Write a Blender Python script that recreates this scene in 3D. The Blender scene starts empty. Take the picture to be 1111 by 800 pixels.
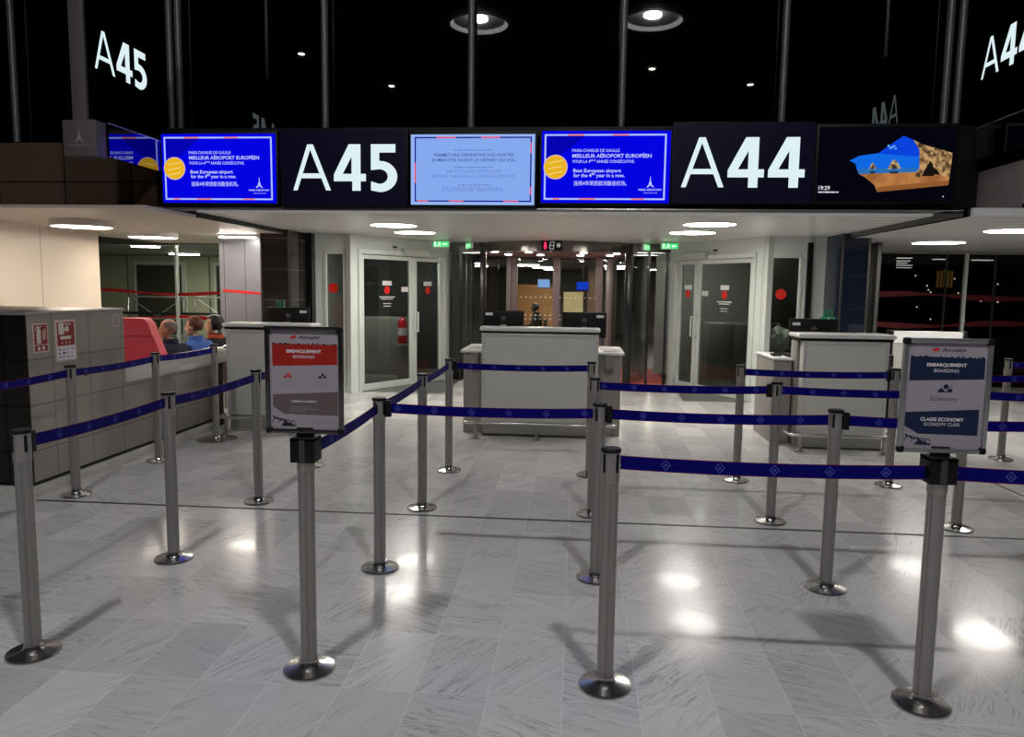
import bpy, bmesh, math, random
from mathutils import Vector, Matrix
random.seed(7)
PI = math.pi
S = bpy.context.scene
COL = S.collection

# ------------------------------------------------------------------ materials
def lin(c):
    def f(v):
        v /= 255.0
        return v / 12.92 if v <= 0.04045 else ((v + 0.055) / 1.055) ** 2.4
    return (f(c[0]), f(c[1]), f(c[2]), 1.0)

MATS = {}
def mat(name, c=(128, 128, 128), rough=.5, metal=0., spec=.5, emit=None, estr=1., noise=0., nscale=20., bump=0., aniso=0.):
    if name in MATS: return MATS[name]
    m = bpy.data.materials.new(name); m.use_nodes = True
    nt = m.node_tree; b = nt.nodes['Principled BSDF']
    b.inputs['Base Color'].default_value = lin(c)
    b.inputs['Roughness'].default_value = rough
    b.inputs['Metallic'].default_value = metal
    b.inputs['Specular IOR Level'].default_value = spec
    if emit:
        b.inputs['Emission Color'].default_value = lin(emit)
        b.inputs['Emission Strength'].default_value = estr
    if noise or bump:
        tc = nt.nodes.new('ShaderNodeTexCoord'); n = nt.nodes.new('ShaderNodeTexNoise')
        n.inputs['Scale'].default_value = nscale; n.inputs['Detail'].default_value = 5
        nt.links.new(tc.outputs['Object'], n.inputs['Vector'])
        if noise:
            mx = nt.nodes.new('ShaderNodeMix'); mx.data_type = 'RGBA'
            k = lin(c)
            mx.inputs[6].default_value = tuple(v * (1 - noise) for v in k[:3]) + (1,)
            mx.inputs[7].default_value = tuple(min(1, v * (1 + noise)) for v in k[:3]) + (1,)
            nt.links.new(n.outputs['Fac'], mx.inputs[0]); nt.links.new(mx.outputs[2], b.inputs['Base Color'])
        if bump:
            bp = nt.nodes.new('ShaderNodeBump'); bp.inputs['Strength'].default_value = bump; bp.inputs['Distance'].default_value = .01
            nt.links.new(n.outputs['Fac'], bp.inputs['Height']); nt.links.new(bp.outputs['Normal'], b.inputs['Normal'])
    MATS[name] = m
    return m

def emis(name, c, s=1.):
    if name in MATS: return MATS[name]
    m = bpy.data.materials.new(name); m.use_nodes = True
    nt = m.node_tree; nt.nodes.clear()
    e = nt.nodes.new('ShaderNodeEmission'); o = nt.nodes.new('ShaderNodeOutputMaterial')
    e.inputs[0].default_value = lin(c); e.inputs[1].default_value = s
    nt.links.new(e.outputs[0], o.inputs[0]); MATS[name] = m
    return m

def glass(name, tint=(235, 240, 238), refl=.04, rough=0.0):
    if name in MATS: return MATS[name]
    m = bpy.data.materials.new(name); m.use_nodes = True
    nt = m.node_tree; nt.nodes.clear()
    t = nt.nodes.new('ShaderNodeBsdfTransparent'); g = nt.nodes.new('ShaderNodeBsdfGlossy')
    lw = nt.nodes.new('ShaderNodeLayerWeight'); lw.inputs['Blend'].default_value = .5
    pw = nt.nodes.new('ShaderNodeMath'); pw.operation = 'POWER'; pw.inputs[1].default_value = 5.
    f = nt.nodes.new('ShaderNodeMath'); f.operation = 'MULTIPLY_ADD'; f.inputs[1].default_value = .9; f.inputs[2].default_value = refl
    nt.links.new(lw.outputs['Facing'], pw.inputs[0]); nt.links.new(pw.outputs[0], f.inputs[0])
    x = nt.nodes.new('ShaderNodeMixShader'); o = nt.nodes.new('ShaderNodeOutputMaterial')
    t.inputs[0].default_value = lin(tint); g.inputs['Roughness'].default_value = rough
    nt.links.new(f.outputs[0], x.inputs[0]); nt.links.new(t.outputs[0], x.inputs[1]); nt.links.new(g.outputs[0], x.inputs[2])
    nt.links.new(x.outputs[0], o.inputs[0]); MATS[name] = m
    return m

class NG:
    """small node-graph helper"""
    def __init__(s, name):
        s.m = bpy.data.materials.new(name); s.m.use_nodes = True; s.nt = s.m.node_tree
        s.b = s.nt.nodes['Principled BSDF']; MATS[name] = s.m
    def n(s, t, **kw):
        q = s.nt.nodes.new(t)
        for k, v in kw.items(): setattr(q, k, v)
        return q
    def l(s, a, b): s.nt.links.new(a, b)
    def math(s, op, a, b=None, c=None):
        q = s.n('ShaderNodeMath', operation=op)
        for i, v in enumerate((a, b, c)):
            if v is None: continue
            if isinstance(v, (int, float)): q.inputs[i].default_value = v
            else: s.l(v, q.inputs[i])
        return q.outputs[0]
    def mix(s, f, a, b):
        q = s.n('ShaderNodeMix', data_type='RGBA')
        for i, v in ((0, f), (6, a), (7, b)):
            if isinstance(v, (int, float, tuple)): q.inputs[i].default_value = v
            else: s.l(v, q.inputs[i])
        return q.outputs[2]

def marble_floor():
    g = NG('marble_tiles')
    geo = g.n('ShaderNodeNewGeometry'); sep = g.n('ShaderNodeSeparateXYZ'); g.l(geo.outputs['Position'], sep.inputs[0])
    X, Y = sep.outputs[0], sep.outputs[1]
    tx = g.math('DIVIDE', g.math('ADD', X, 0.322 + 30 * 0.6), 0.6)
    # alternate tile columns: 0.3 m and 0.6 m wide strips read as half joints
    ty = g.math('DIVIDE', g.math('ADD', Y, 0.32 + 30), 0.51)
    ix = g.math('FLOOR', g.math('MULTIPLY', tx, 2)); iy = g.math('FLOOR', ty)
    fx = g.math('FRACT', g.math('MULTIPLY', tx, 2)); fy = g.math('FRACT', ty)
    cid = g.n('ShaderNodeCombineXYZ'); g.l(ix, cid.inputs[0]); g.l(iy, cid.inputs[1])
    wn = g.n('ShaderNodeTexWhiteNoise'); wn.noise_dimensions = '3D'; g.l(cid.outputs[0], wn.inputs['Vector'])
    sw = g.n('ShaderNodeSeparateColor'); g.l(wn.outputs['Color'], sw.inputs[0])
    # per-tile rotation of the veins
    ang = g.math('ADD', g.math('MULTIPLY', g.math('GREATER_THAN', sw.outputs[0], .42), 1.25), g.math('ADD', g.math('MULTIPLY', sw.outputs[1], .5), -1.15))
    off = g.n('ShaderNodeVectorMath', operation='SCALE'); g.l(wn.outputs['Color'], off.inputs[0]); off.inputs['Scale'].default_value = 40
    add = g.n('ShaderNodeVectorMath', operation='ADD'); g.l(geo.outputs['Position'], add.inputs[0]); g.l(off.outputs[0], add.inputs[1])
    rot = g.n('ShaderNodeVectorRotate', rotation_type='Z_AXIS'); g.l(add.outputs[0], rot.inputs['Vector']); g.l(ang, rot.inputs['Angle'])
    mp = g.n('ShaderNodeMapping'); mp.inputs['Scale'].default_value = (1.2, 15, 1); g.l(rot.outputs[0], mp.inputs['Vector'])
    n1 = g.n('ShaderNodeTexNoise'); n1.inputs['Scale'].default_value = 1.6; n1.inputs['Detail'].default_value = 6; n1.inputs['Roughness'].default_value = .62; n1.inputs['Distortion'].default_value = .5
    g.l(mp.outputs[0], n1.inputs['Vector'])
    # thin veins: ridge of the stretched noise
    rd = g.math('ABSOLUTE', g.math('SUBTRACT', n1.outputs['Fac'], .5))
    vein = g.math('SMOOTH_MIN', g.math('MULTIPLY', rd, 44), 1.0, .2)
    n2 = g.n('ShaderNodeTexNoise'); n2.inputs['Scale'].default_value = 2.2; n2.inputs['Detail'].default_value = 3
    g.l(add.outputs[0], n2.inputs['Vector'])
    vm = g.math('MULTIPLY', g.math('SUBTRACT', 1.0, vein), g.math('MAXIMUM', g.math('MULTIPLY', g.math('SUBTRACT', n2.outputs['Fac'], .3), 1.9), 0.06))
    base = g.mix(n1.outputs['Fac'], lin((196, 195, 194)), lin((214, 213, 211)))
    tone = g.mix(sw.outputs[2], lin((232, 231, 231)), lin((255, 255, 255)))
    mul = g.n('ShaderNodeMix', data_type='RGBA', blend_type='MULTIPLY'); mul.inputs[0].default_value = 1
    g.l(base, mul.inputs[6]); g.l(tone, mul.inputs[7])
    c = g.mix(vm, mul.outputs[2], lin((92, 92, 96)))
    # joints
    ex = g.math('MINIMUM', fx, g.math('SUBTRACT', 1.0, fx)); ey = g.math('MINIMUM', fy, g.math('SUBTRACT', 1.0, fy))
    j = g.math('MAXIMUM', g.math('LESS_THAN', ex, .0075), g.math('LESS_THAN', ey, .0042))
    c = g.mix(g.math('MULTIPLY', j, .55), c, lin((225, 222, 216)))
    g.l(c, g.b.inputs['Base Color'])
    g.b.inputs['Specular IOR Level'].default_value = .13; g.b.inputs['Coat Weight'].default_value = .085; g.b.inputs['Coat Roughness'].default_value = .06; g.b.inputs['Coat IOR'].default_value = 1.4
    g.l(g.math('ADD', g.math('MULTIPLY', sw.outputs[2], .08), .17), g.b.inputs['Roughness'])
    return g.m

def marble_slab():
    g = NG('white_veined_marble')
    tc = g.n('ShaderNodeTexCoord'); mp = g.n('ShaderNodeMapping'); mp.inputs['Scale'].default_value = (6, 1.2, 14); g.l(tc.outputs['Object'], mp.inputs['Vector'])
    n1 = g.n('ShaderNodeTexNoise'); n1.inputs['Scale'].default_value = 1.4; n1.inputs['Detail'].default_value = 6; g.l(mp.outputs[0], n1.inputs['Vector'])
    c = g.mix(n1.outputs['Fac'], lin((150, 148, 143)), lin((228, 226, 220)))
    g.l(c, g.b.inputs['Base Color']); g.b.inputs['Roughness'].default_value = .2
    return g.m

def belt_mat():
    g = NG('blue_belt_webbing')
    uv = g.n('ShaderNodeUVMap'); sp = g.n('ShaderNodeSeparateXYZ'); g.l(uv.outputs[0], sp.inputs[0])
    u, v = sp.outputs[0], sp.outputs[1]
    P = .21
    U = g.math('SUBTRACT', g.math('MULTIPLY', g.math('FRACT', g.math('DIVIDE', u, P)), P), P / 2)
    V = g.math('MULTIPLY', g.math('SUBTRACT', v, .5), .056)
    aU, aV = g.math('ABSOLUTE', U), g.math('ABSOLUTE', V)
    D = g.math('ADD', aU, aV)
    ring = g.math('LESS_THAN', g.math('ABSOLUTE', g.math('SUBTRACT', D, .0185)), .0014)
    chev = g.math('MULTIPLY', g.math('LESS_THAN', g.math('ABSOLUTE', g.math('SUBTRACT', g.math('ADD', g.math('MULTIPLY', aU, 1.5), V), .004)), .0024), g.math('LESS_THAN', aU, .008))
    logo = g.math('MAXIMUM', ring, chev)
    edge = g.math('GREATER_THAN', aV, .0256)
    c = g.mix(logo, lin((1, 1, 104)), lin((96, 108, 200)))
    c = g.mix(edge, c, lin((120, 22, 62)))
    g.l(c, g.b.inputs['Base Color']); g.b.inputs['Roughness'].default_value = .65; g.b.inputs['Specular IOR Level'].default_value = .12
    wv = g.n('ShaderNodeTexWave'); wv.inputs['Scale'].default_value = 260; g.l(uv.outputs[0], wv.inputs['Vector'])
    bp = g.n('ShaderNodeBump'); bp.inputs['Strength'].default_value = .15; g.l(wv.outputs['Fac'], bp.inputs['Height']); g.l(bp.outputs[0], g.b.inputs['Normal'])
    return g.m

def panelled(name, c, axis, pitch, c2, rough, metal, width=.012, spec=.5, brush=0.):
    """a surface divided by fine joints along one or two axes: [(axis, pitch, offset)]"""
    g = NG(name)
    geo = g.n('ShaderNodeNewGeometry'); sp = g.n('ShaderNodeSeparateXYZ'); g.l(geo.outputs['Position'], sp.inputs[0])
    j = None
    for a, p, o in axis:
        f = g.math('FRACT', g.math('DIVIDE', g.math('ADD', sp.outputs[a], 60 + o), p))
        q = g.math('LESS_THAN', f, width / p)
        j = q if j is None else g.math('MAXIMUM', j, q)
    if brush:
        n = g.n('ShaderNodeTexNoise'); n.inputs['Scale'].default_value = 1.1; n.inputs['Detail'].default_value = 2
        g.l(geo.outputs['Position'], n.inputs['Vector'])
        cc = g.mix(n.outputs['Fac'], tuple(k * (1 - brush) for k in lin(c)[:3]) + (1,), tuple(min(1, k * (1 + brush)) for k in lin(c)[:3]) + (1,))
    else: cc = lin(c)
    g.l(g.mix(j, cc, lin(c2)), g.b.inputs['Base Color'])
    g.b.inputs['Roughness'].default_value = rough; g.b.inputs['Metallic'].default_value = metal; g.b.inputs['Specular IOR Level'].default_value = spec
    return g.m

M_FLOOR = marble_floor(); M_SLAB = marble_slab(); M_BELT = belt_mat()
M_STEEL = mat('brushed_aluminium', (156, 153, 149), .36, .6)
M_STEELD = mat('groove_aluminium', (92, 90, 88), .4, .85)
M_CHROME = mat('polished_steel', (206, 204, 200), .24, .75)
M_BASE = mat('post_base_steel', (190, 188, 185), .2, .95)
M_SIGNP = mat('sign_panel_black', (3, 3, 6), .9, 0, 0.)
M_BLACK = mat('black_plastic', (9, 9, 10), .5, spec=.3)
M_BLACKG = mat('black_gloss', (5, 5, 7), .06)
M_DESK = mat('light_grey_laminate', (200, 200, 192), .42, noise=.04, nscale=9)
M_DESKF = mat('grey_aluminium_edge', (200, 200, 195), .35, .2)
M_DESKTOP = mat('pale_grey_top', (224, 224, 220), .22)
M_DESKD = mat('dark_grey_laminate', (140, 137, 131), .4)
M_FRAME = mat('pale_grey_paint', (212, 218, 213), .4)
M_FRAMEP = mat('mauve_grey_paint', (120, 108, 110), .4)
M_DARKMETAL = mat('dark_bronze_metal', (30, 30, 31), .3, .5)
M_WHITEWALL = panelled('cream_wall_panels', (226, 216, 202), [(1, 1.42, .42)], 0, (150, 142, 132), .35, 0)
M_CEIL = panelled('grey_ceiling_planks', (232, 232, 228), [(1, .3, 0)], 0, (150, 150, 148), .3, 0, .03)
M_CEILW = panelled('pinkish_ceiling_panels', (200, 186, 176), [(0, 1.2, 0)], 0, (160, 150, 142), .4, 0, .01)
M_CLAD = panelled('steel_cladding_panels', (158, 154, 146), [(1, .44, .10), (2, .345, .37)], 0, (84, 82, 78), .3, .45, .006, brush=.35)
M_CLADF = panelled('steel_cladding_shaded', (66, 64, 62), [(0, .44, .10), (2, .345, .37)], 0, (20, 20, 20), .25, .9, .007, brush=.3)  # same steel as the side, coloured darker for the dark hall it mirrors
M_BROWN = panelled('brown_gloss_panels', (98, 80, 66), [(0, .78, .3), (2, .43, .06)], 0, (8, 7, 6), .1, .0, .012)
M_GREYPAN = panelled('grey_gloss_panels', (158, 150, 146), [(0, .5, .2)], 0, (6, 6, 6), .12, .0, .012)
M_DARKHALL = mat('dark_hall_paint', (14, 14, 15), .7)
M_NIGHT = mat('night_glass', (1, 1, 2), .015, 0, .85)
M_MIRROR = mat('dark_mirror', (150, 150, 156), .02, 1.)
M_BLUETILE = panelled('dark_blue_glass_tiles', (26, 34, 52), [(0, .34, .1), (1, .34, .1), (2, .43, .09)], 0, (46, 52, 62), .05, 0, .012)
M_GREYTILE = panelled('dark_grey_glass_tiles', (52, 48, 46), [(2, .43, .09), (1, .3, 0)], 0, (110, 106, 100), .07, 0, .008)
M_GLASS = glass('clear_glass', (232, 238, 235)); M_GLASSD = glass('smoked_glass', (222, 226, 224)); M_GLASSDOOR = glass('door_glass', (200, 206, 203))
M_RED = mat('red_film', (200, 24, 34), .5); M_REDV = mat('red_leather', (238, 84, 96), .45, noise=.06)
M_MAROON = mat('maroon_vinyl', (58, 14, 18), .45)
M_WHITE = mat('white_paint', (228, 228, 226), .5)
M_PAPER = mat('printed_paper', (158, 150, 158), .5)
M_LAMP = emis('disc_lamp', (255, 249, 240), 36.)
M_LAMPW = emis('warm_disc_lamp', (255, 240, 220), 23.)

# ------------------------------------------------------------------ mesh builder
class MB:
    def __init__(s): s.bm = bmesh.new(); s.mats = []; s.uv = None
    def mi(s, m):
        if m not in s.mats: s.mats.append(m)
        return s.mats.index(m)
    def _take(s, t, m, M=None):
        """append a temporary bmesh"""
        k = s.mi(m); mp = {}
        for v in t.verts: mp[v] = s.bm.verts.new(M @ v.co if M else v.co)
        for f in t.faces:
            try: q = s.bm.faces.new([mp[v] for v in f.verts]); q.material_index = k; q.smooth = True
            except ValueError: pass
        t.free(); return s
    def box(s, x0, x1, y0, y1, z0, z1, m, bev=0., seg=2, M=None):
        t = bmesh.new(); bmesh.ops.create_cube(t, size=1)
        bmesh.ops.scale(t, vec=(abs(x1 - x0), abs(y1 - y0), abs(z1 - z0)), verts=t.verts)
        bmesh.ops.translate(t, vec=((x0 + x1) / 2, (y0 + y1) / 2, (z0 + z1) / 2), verts=t.verts)
        if bev: bmesh.ops.bevel(t, geom=t.edges[:], offset=bev, segments=seg, affect='EDGES', profile=.5)
        return s._take(t, m, M)
    def lathe(s, prof, m, seg=32, M=None, cx=0, cy=0):
        t = bmesh.new(); rings = []
        for r, z in prof:
            if r < 1e-6: rings.append([t.verts.new((cx, cy, z))])
            else: rings.append([t.verts.new((cx + r * math.cos(2 * PI * i / seg), cy + r * math.sin(2 * PI * i / seg), z)) for i in range(seg)])
        for a, b in zip(rings, rings[1:]):
            for i in range(seg):
                j = (i + 1) % seg
                if len(a) == 1 and len(b) == 1: continue
                if len(a) == 1: t.faces.new((a[0], b[j], b[i]))
                elif len(b) == 1: t.faces.new((a[i], a[j], b[0]))
                else: t.faces.new((a[i], a[j], b[j], b[i]))
        bmesh.ops.recalc_face_normals(t, faces=t.faces)
        return s._take(t, m, M)
    def tube(s, pts, r, m, seg=12, closed=False):
        pts = [Vector(p) for p in pts]; t = bmesh.new(); rings = []
        n = len(pts)
        for i, p in enumerate(pts):
            a = pts[(i - 1) % n] if (closed or i > 0) else p
            b = pts[(i + 1) % n] if (closed or i < n - 1) else p
            d = (b - a).normalized()
            up = Vector((0, 0, 1)) if abs(d.z) < .9 else Vector((1, 0, 0))
            e = d.cross(up).normalized(); f = e.cross(d).normalized()
            rr = r[i] if isinstance(r, (list, tuple)) else r
            rings.append([t.verts.new(p + rr * (math.cos(2 * PI * k / seg) * e + math.sin(2 * PI * k / seg) * f)) for k in range(seg)])
        q = list(zip(rings, rings[1:])) + ([(rings[-1], rings[0])] if closed else [])
        for a, b in q:
            for k in range(seg):
                l = (k + 1) % seg; t.faces.new((a[k], a[l], b[l], b[k]))
        if not closed:
            t.faces.new(rings[0]); t.faces.new(rings[-1])
        bmesh.ops.recalc_face_normals(t, faces=t.faces)
        return s._take(t, m)
    def cyl(s, p0, p1, r, m, seg=20): return s.tube([p0, p1], r, m, seg)
    def prism(s, pts, z0, z1, m, M=None):
        """extrude an (x, y) outline from z0 to z1"""
        t = bmesh.new()
        a = [t.verts.new((x, y, z0)) for x, y in pts]; b = [t.verts.new((x, y, z1)) for x, y in pts]
        n = len(pts); t.faces.new(a); t.faces.new(b)
        for i in range(n): t.faces.new((a[i], a[(i + 1) % n], b[(i + 1) % n], b[i]))
        bmesh.ops.recalc_face_normals(t, faces=t.faces)
        return s._take(t, m, M)
    def slab(s, pts, d0, d1, m):
        """outline in the (x, z) plane with thickness from y=-d1 to y=-d0"""
        t = bmesh.new()
        a = [t.verts.new((x, -d0, z)) for x, z in pts]; b = [t.verts.new((x, -d1, z)) for x, z in pts]
        n = len(pts); t.faces.new(a); t.faces.new(b)
        for i in range(n): t.faces.new((a[i], a[(i + 1) % n], b[(i + 1) % n], b[i]))
        bmesh.ops.recalc_face_normals(t, faces=t.faces)
        return s._take(t, m)
    def flat(s, pts, d, m):
        """a printed flat shape in the (x, z) plane, lying d in front of y=0, facing -y"""
        a = 0
        for i in range(len(pts)):
            x0, z0 = pts[i]; x1, z1 = pts[(i + 1) % len(pts)]; a += x0 * z1 - x1 * z0
        if a < 0: pts = pts[::-1]
        f = s.bm.faces.new([s.bm.verts.new((x, -d, z)) for x, z in pts]); f.material_index = s.mi(m)
        return s
    def rect(s, x0, x1, z0, z1, d, m): return s.flat([(x0, z0), (x1, z0), (x1, z1), (x0, z1)], d, m)
    def disc(s, cx, cz, r, d, m, seg=28, r2=None):
        return s.flat([(cx + r * math.cos(2 * PI * i / seg), cz + (r2 or r) * math.sin(2 * PI * i / seg)) for i in range(seg)], d, m)
    def ring(s, cx, cz, r, w, d, m, seg=28, a0=0, a1=2 * PI):
        for i in range(seg):
            t0 = a0 + (a1 - a0) * i / seg; t1 = a0 + (a1 - a0) * (i + 1) / seg
            s.flat([(cx + r * math.cos(t0), cz + r * math.sin(t0)), (cx + r * math.cos(t1), cz + r * math.sin(t1)),
                    (cx + (r - w) * math.cos(t1), cz + (r - w) * math.sin(t1)), (cx + (r - w) * math.cos(t0), cz + (r - w) * math.sin(t0))], d, m)
        return s
    def text(s, txt, x, z, h, d, m, w=None, bold=0., align='L', shear=0.):
        """lettering in the (x, z) plane: capital height h, fitted to width w"""
        cu = bpy.data.curves.new('lettering_curve', 'FONT'); cu.body = txt; cu.size = 1.0; cu.resolution_u = 3
        cu.offset = bold; cu.shear = shear
        o = bpy.data.objects.new('lettering_curve', cu); COL.objects.link(o)
        bpy.context.view_layer.update()
        me = o.evaluated_get(bpy.context.evaluated_depsgraph_get()).to_mesh()
        co = [v.co.copy() for v in me.vertices]; fs = [tuple(p.vertices) for p in me.polygons]
        bpy.data.objects.remove(o); bpy.data.curves.remove(cu)
        if not co: return s
        x0 = min(c.x for c in co); x1 = max(c.x for c in co)
        k = h / .70; sx = (w / (x1 - x0)) if w else k
        W = (x1 - x0) * sx
        ox = x - {'L': 0, 'C': W / 2, 'R': W}[align]
        mi = s.mi(m); vs = [s.bm.verts.new((ox + (c.x - x0) * sx, -d, z + c.y * k)) for c in co]
        for f in fs:
            a = sum(co[f[i]].x * co[f[(i + 1) % len(f)]].y - co[f[(i + 1) % len(f)]].x * co[f[i]].y for i in range(len(f)))
            try: q = s.bm.faces.new([vs[i] for i in (f if a > 0 else f[::-1])]); q.material_index = mi
            except ValueError: pass
        return s
    def build(s, name, parent=None, loc=None, angle=.6):
        me = bpy.data.meshes.new(name); s.bm.to_mesh(me); s.bm.free()
        for m in s.mats: me.materials.append(m)
        if any(p.use_smooth for p in me.polygons): me.set_sharp_from_angle(angle=angle)
        o = bpy.data.objects.new(name, me); COL.objects.link(o)
        if parent: o.parent = parent
        if loc: o.location = loc
        return o

def tag(o, label, cat, group=None):
    o['label'] = label; o['category'] = cat
    if group: o['group'] = group
    return o
def thing(name, label, cat, loc=(0, 0, 0), rz=0, group=None):
    o = bpy.data.objects.new(name, None); COL.objects.link(o); o.location = loc; o.rotation_euler = (0, 0, rz); o.empty_display_size = .1
    return tag(o, label, cat, group)
def struct(o): o['kind'] = 'structure'; return o
def kids(o): return [c for c in COL.objects if c.parent == o]
def dup(root, loc, rz=None, label=None, group=None):
    r = root.copy(); COL.objects.link(r); r.location = loc
    if rz is not None: r.rotation_euler = (0, 0, rz)
    if label: r['label'] = label
    if group: r['group'] = group
    for ch in kids(root):
        c = ch.copy(); COL.objects.link(c); c.parent = r
        for gch in kids(ch):
            d = gch.copy(); COL.objects.link(d); d.parent = c
    return r

# ------------------------------------------------------------------ camera
H, PT, RL, YAW, F = 1.63, .108, .0135, .0845, 815.
cd = bpy.data.cameras.new('camera'); cam = bpy.data.objects.new('camera', cd); COL.objects.link(cam)
cd.sensor_width = 36; cd.lens = F / 1111 * 36; cd.clip_start = .05; cd.clip_end = 200
Rz = Matrix.Rotation(YAW, 3, 'Z'); fw = Rz @ Vector((0, math.cos(PT), -math.sin(PT))); up = Rz @ Vector((0, math.sin(PT), math.cos(PT))); rt = Rz @ Vector((1, 0, 0))
A_ = math.cos(RL) * rt + math.sin(RL) * up; U_ = -math.sin(RL) * rt + math.cos(RL) * up
mw = Matrix((A_, U_, -fw)).transposed().to_4x4(); mw.translation = (0, 0, H); cam.matrix_world = mw
S.camera = cam

# ------------------------------------------------------------------ the room shell
def sbox(name, x0, x1, y0, y1, z0, z1, m, bev=0.): return struct(MB().box(x0, x1, y0, y1, z0, z1, m, bev).build(name))
sbox('floor', -16, 16, -9, 13.75, -.1, 0, M_FLOOR)
struct(MB().box(-3.98, 9, 5.135, 5.16, 0, .003, mat('joint_rubber', (30, 30, 30), .5)).build('trim_1'))
j = MB(); j.box(0, 3.5, -.011, .011, 0, .003, MATS['joint_rubber'])
o = struct(j.build('trim_2')); o.location = (3.05, 9.6, 0); o.rotation_euler = (0, 0, math.radians(-66)); o.location = (2.9, 8.35, 0); o.location = (3.62, 6.9, 0); o.rotation_euler = (0, 0, math.radians(-88))
sbox('ceiling', -16, 16, -9, 9.1, 8.4, 8.5, M_DARKHALL)
sbox('wall_back', -16, 16, -9.1, -9, 0, 8.5, mat('hall_wall_grey', (40, 40, 42), .6))
sbox('wall_hall_left', -16.1, -16, -9, 14, 0, 8.5, MATS['hall_wall_grey'])
sbox('wall_hall_right', 16, 16.1, -9, 14, 0, 8.5, MATS['hall_wall_grey'])
sbox('window_1', -16, 16, 9.0, 9.04, 2.62, 8.4, M_NIGHT)
struct(MB().prism([(-4.1, 7.9), (3.55, 7.9), (3.55, 10.97), (2.7, 10.97), (1.6, 13.0), (-2.25, 13.0), (-3.4, 11.08), (-4.1, 11.08)], 2.385, 2.41, M_CEIL).build('ceiling_soffit'))
sbox('ceiling_left', -7.4, -4.11, 6.95, 13.0, 2.33, 2.36, M_CEILW)
sbox('ceiling_right', 3.56, 16, 7.25, 13.6, 2.33, 2.4, M_CEIL)
# dark step between the middle and the right soffit, and the line left of the middle one
sbox('trim_3', 3.5, 3.56, 7.3, 11.0, 2.325, 2.41, M_BLACKG)
sbox('trim_4', -4.109, -4.08, 7.91, 11.0, 2.33, 2.384, M_DARKMETAL)
sbox('trim_5', -7.4, 10, 8.3, 9.0, 2.57, 2.62, M_DARKHALL)
# fascia carrying the screens
sbox('trim_6', -4.62, 3.98, 8.07, 8.3, 2.43, 3.3, M_BLACK)
sbox('trim_7', -4.62, 3.98, 7.985, 8.06, 2.41, 2.455, M_CHROME, .004)
sbox('trim_8', -16, -4.64, 8.06, 8.3, 2.365, 3.16, M_BROWN)
sbox('trim_9', 4.0, 16, 7.28, 8.3, 2.42, 2.84, M_GREYPAN)
sbox('trim_10', 3.99, 16, 7.24, 7.28, 2.405, 2.44, M_BLACKG)
sbox('trim_11', -7.4, -4.64, 7.99, 8.05, 2.362, 2.45, M_BLACKG)

# vertical mullion tubes on the big night glass
first = None
for i, x in enumerate((-6.88, -4.89, -4.78, -3.0, -1.27, .46, 2.24, 3.98, 4.11)):
    g = MB().cyl((0, 0, 2.62), (0, 0, 8.4), .04, mat('tube_grey', (120, 120, 120), .4, .3), 16).build('mullion'); struct(g); g.location = (x, 8.9, 0)

# left side: white wall, glass partition, corridor behind
sbox('wall_left', -6.95, -6.85, 6.4, 10.35, 1.35, 2.33, M_WHITEWALL)
sbox('wall_left_return', -16, -6.951, 6.4, 6.5, 0, 2.42, M_WHITEWALL)
sbox('wall_left_lower', -6.95, -6.85, 6.6, 10.35, 0, 1.35, M_WHITEWALL)
sbox('trim_12', -12, -4.35, 12.98, 13.08, 2.3, 2.46, mat('grey_header', (112, 108, 102), .4))
def band(z, x0, x1, seed, amp=.035):
    rnd = random.Random(seed); n = int((x1 - x0) / .22); top = []; bot = []
    for i in range(n + 1):
        x = x0 + (x1 - x0) * i / n; c = z + .035 * math.sin(x * 2.1 + seed); t = amp * (.25 + .75 * abs(math.sin(x * 1.9 + seed * 2)))
        top.append((x, c + t)); bot.append((x, c - t * .8))
    return top + bot[::-1]
w = struct(MB().box(-12, -4.4, 13.02, 13.03, 0, 2.3, M_GLASS).build('window_2'))
b = MB()
for z, sd in ((1.45, 1), (.98, 4)): b.slab(band(z, -9.3, -4.6, sd), 0, .002, M_RED)
b.build('red_band', w, (0, 13.015, 0))
for x in (-9.0, -7.16, -5.2): MB().box(x - .016, x + .016, 12.97, 13.07, 0, 2.3, M_FRAME).build('window_mullion', w)
sbox('floor_corridor', -16, -2.6, 13.1, 23, -.1, .004, mat('corridor_floor', (128, 134, 124), .3))
sbox('wall_corridor', -16, -3.2, 22.0, 22.1, 0, 3, panelled('corridor_wall', (186, 184, 160), [(0, 2.6, .5)], 0, (90, 90, 80), .5, 0, .05))
sbox('ceiling_corridor', -16, -4.4, 13.1, 22.0, 2.42, 2.5, mat('corridor_ceiling', (120, 118, 112), .6))
for i, x in enumerate((-12.6, -10.1, -8.0)):
    d = MB().box(x - .8, x + .8, 21.9, 22, .02, 2.25, M_FRAME).box(x - .7, x + .7, 21.87, 21.9, .06, 2.15, mat('corridor_door_dark', (60, 58, 50), .3)); struct(d.build('door_%d' % (i + 1)))
# grey panel wall between glass and column
w = struct(MB().box(-5.45, -4.4, 11.15, 11.25, 0, 2.42, panelled('blue_grey_wall_panels', (128, 128, 138), [(0, .33, .16)], 0, (70, 70, 76), .3, .25, .01)).build('wall_panel'))
b = MB()
for z, sd in ((1.49, 1), (.98, 4)): b.slab(band(z, -5.4, -4.45, sd, .022), 0, .003, M_RED)
b.build('red_band', w, (0, 11.147, 0))
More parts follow.
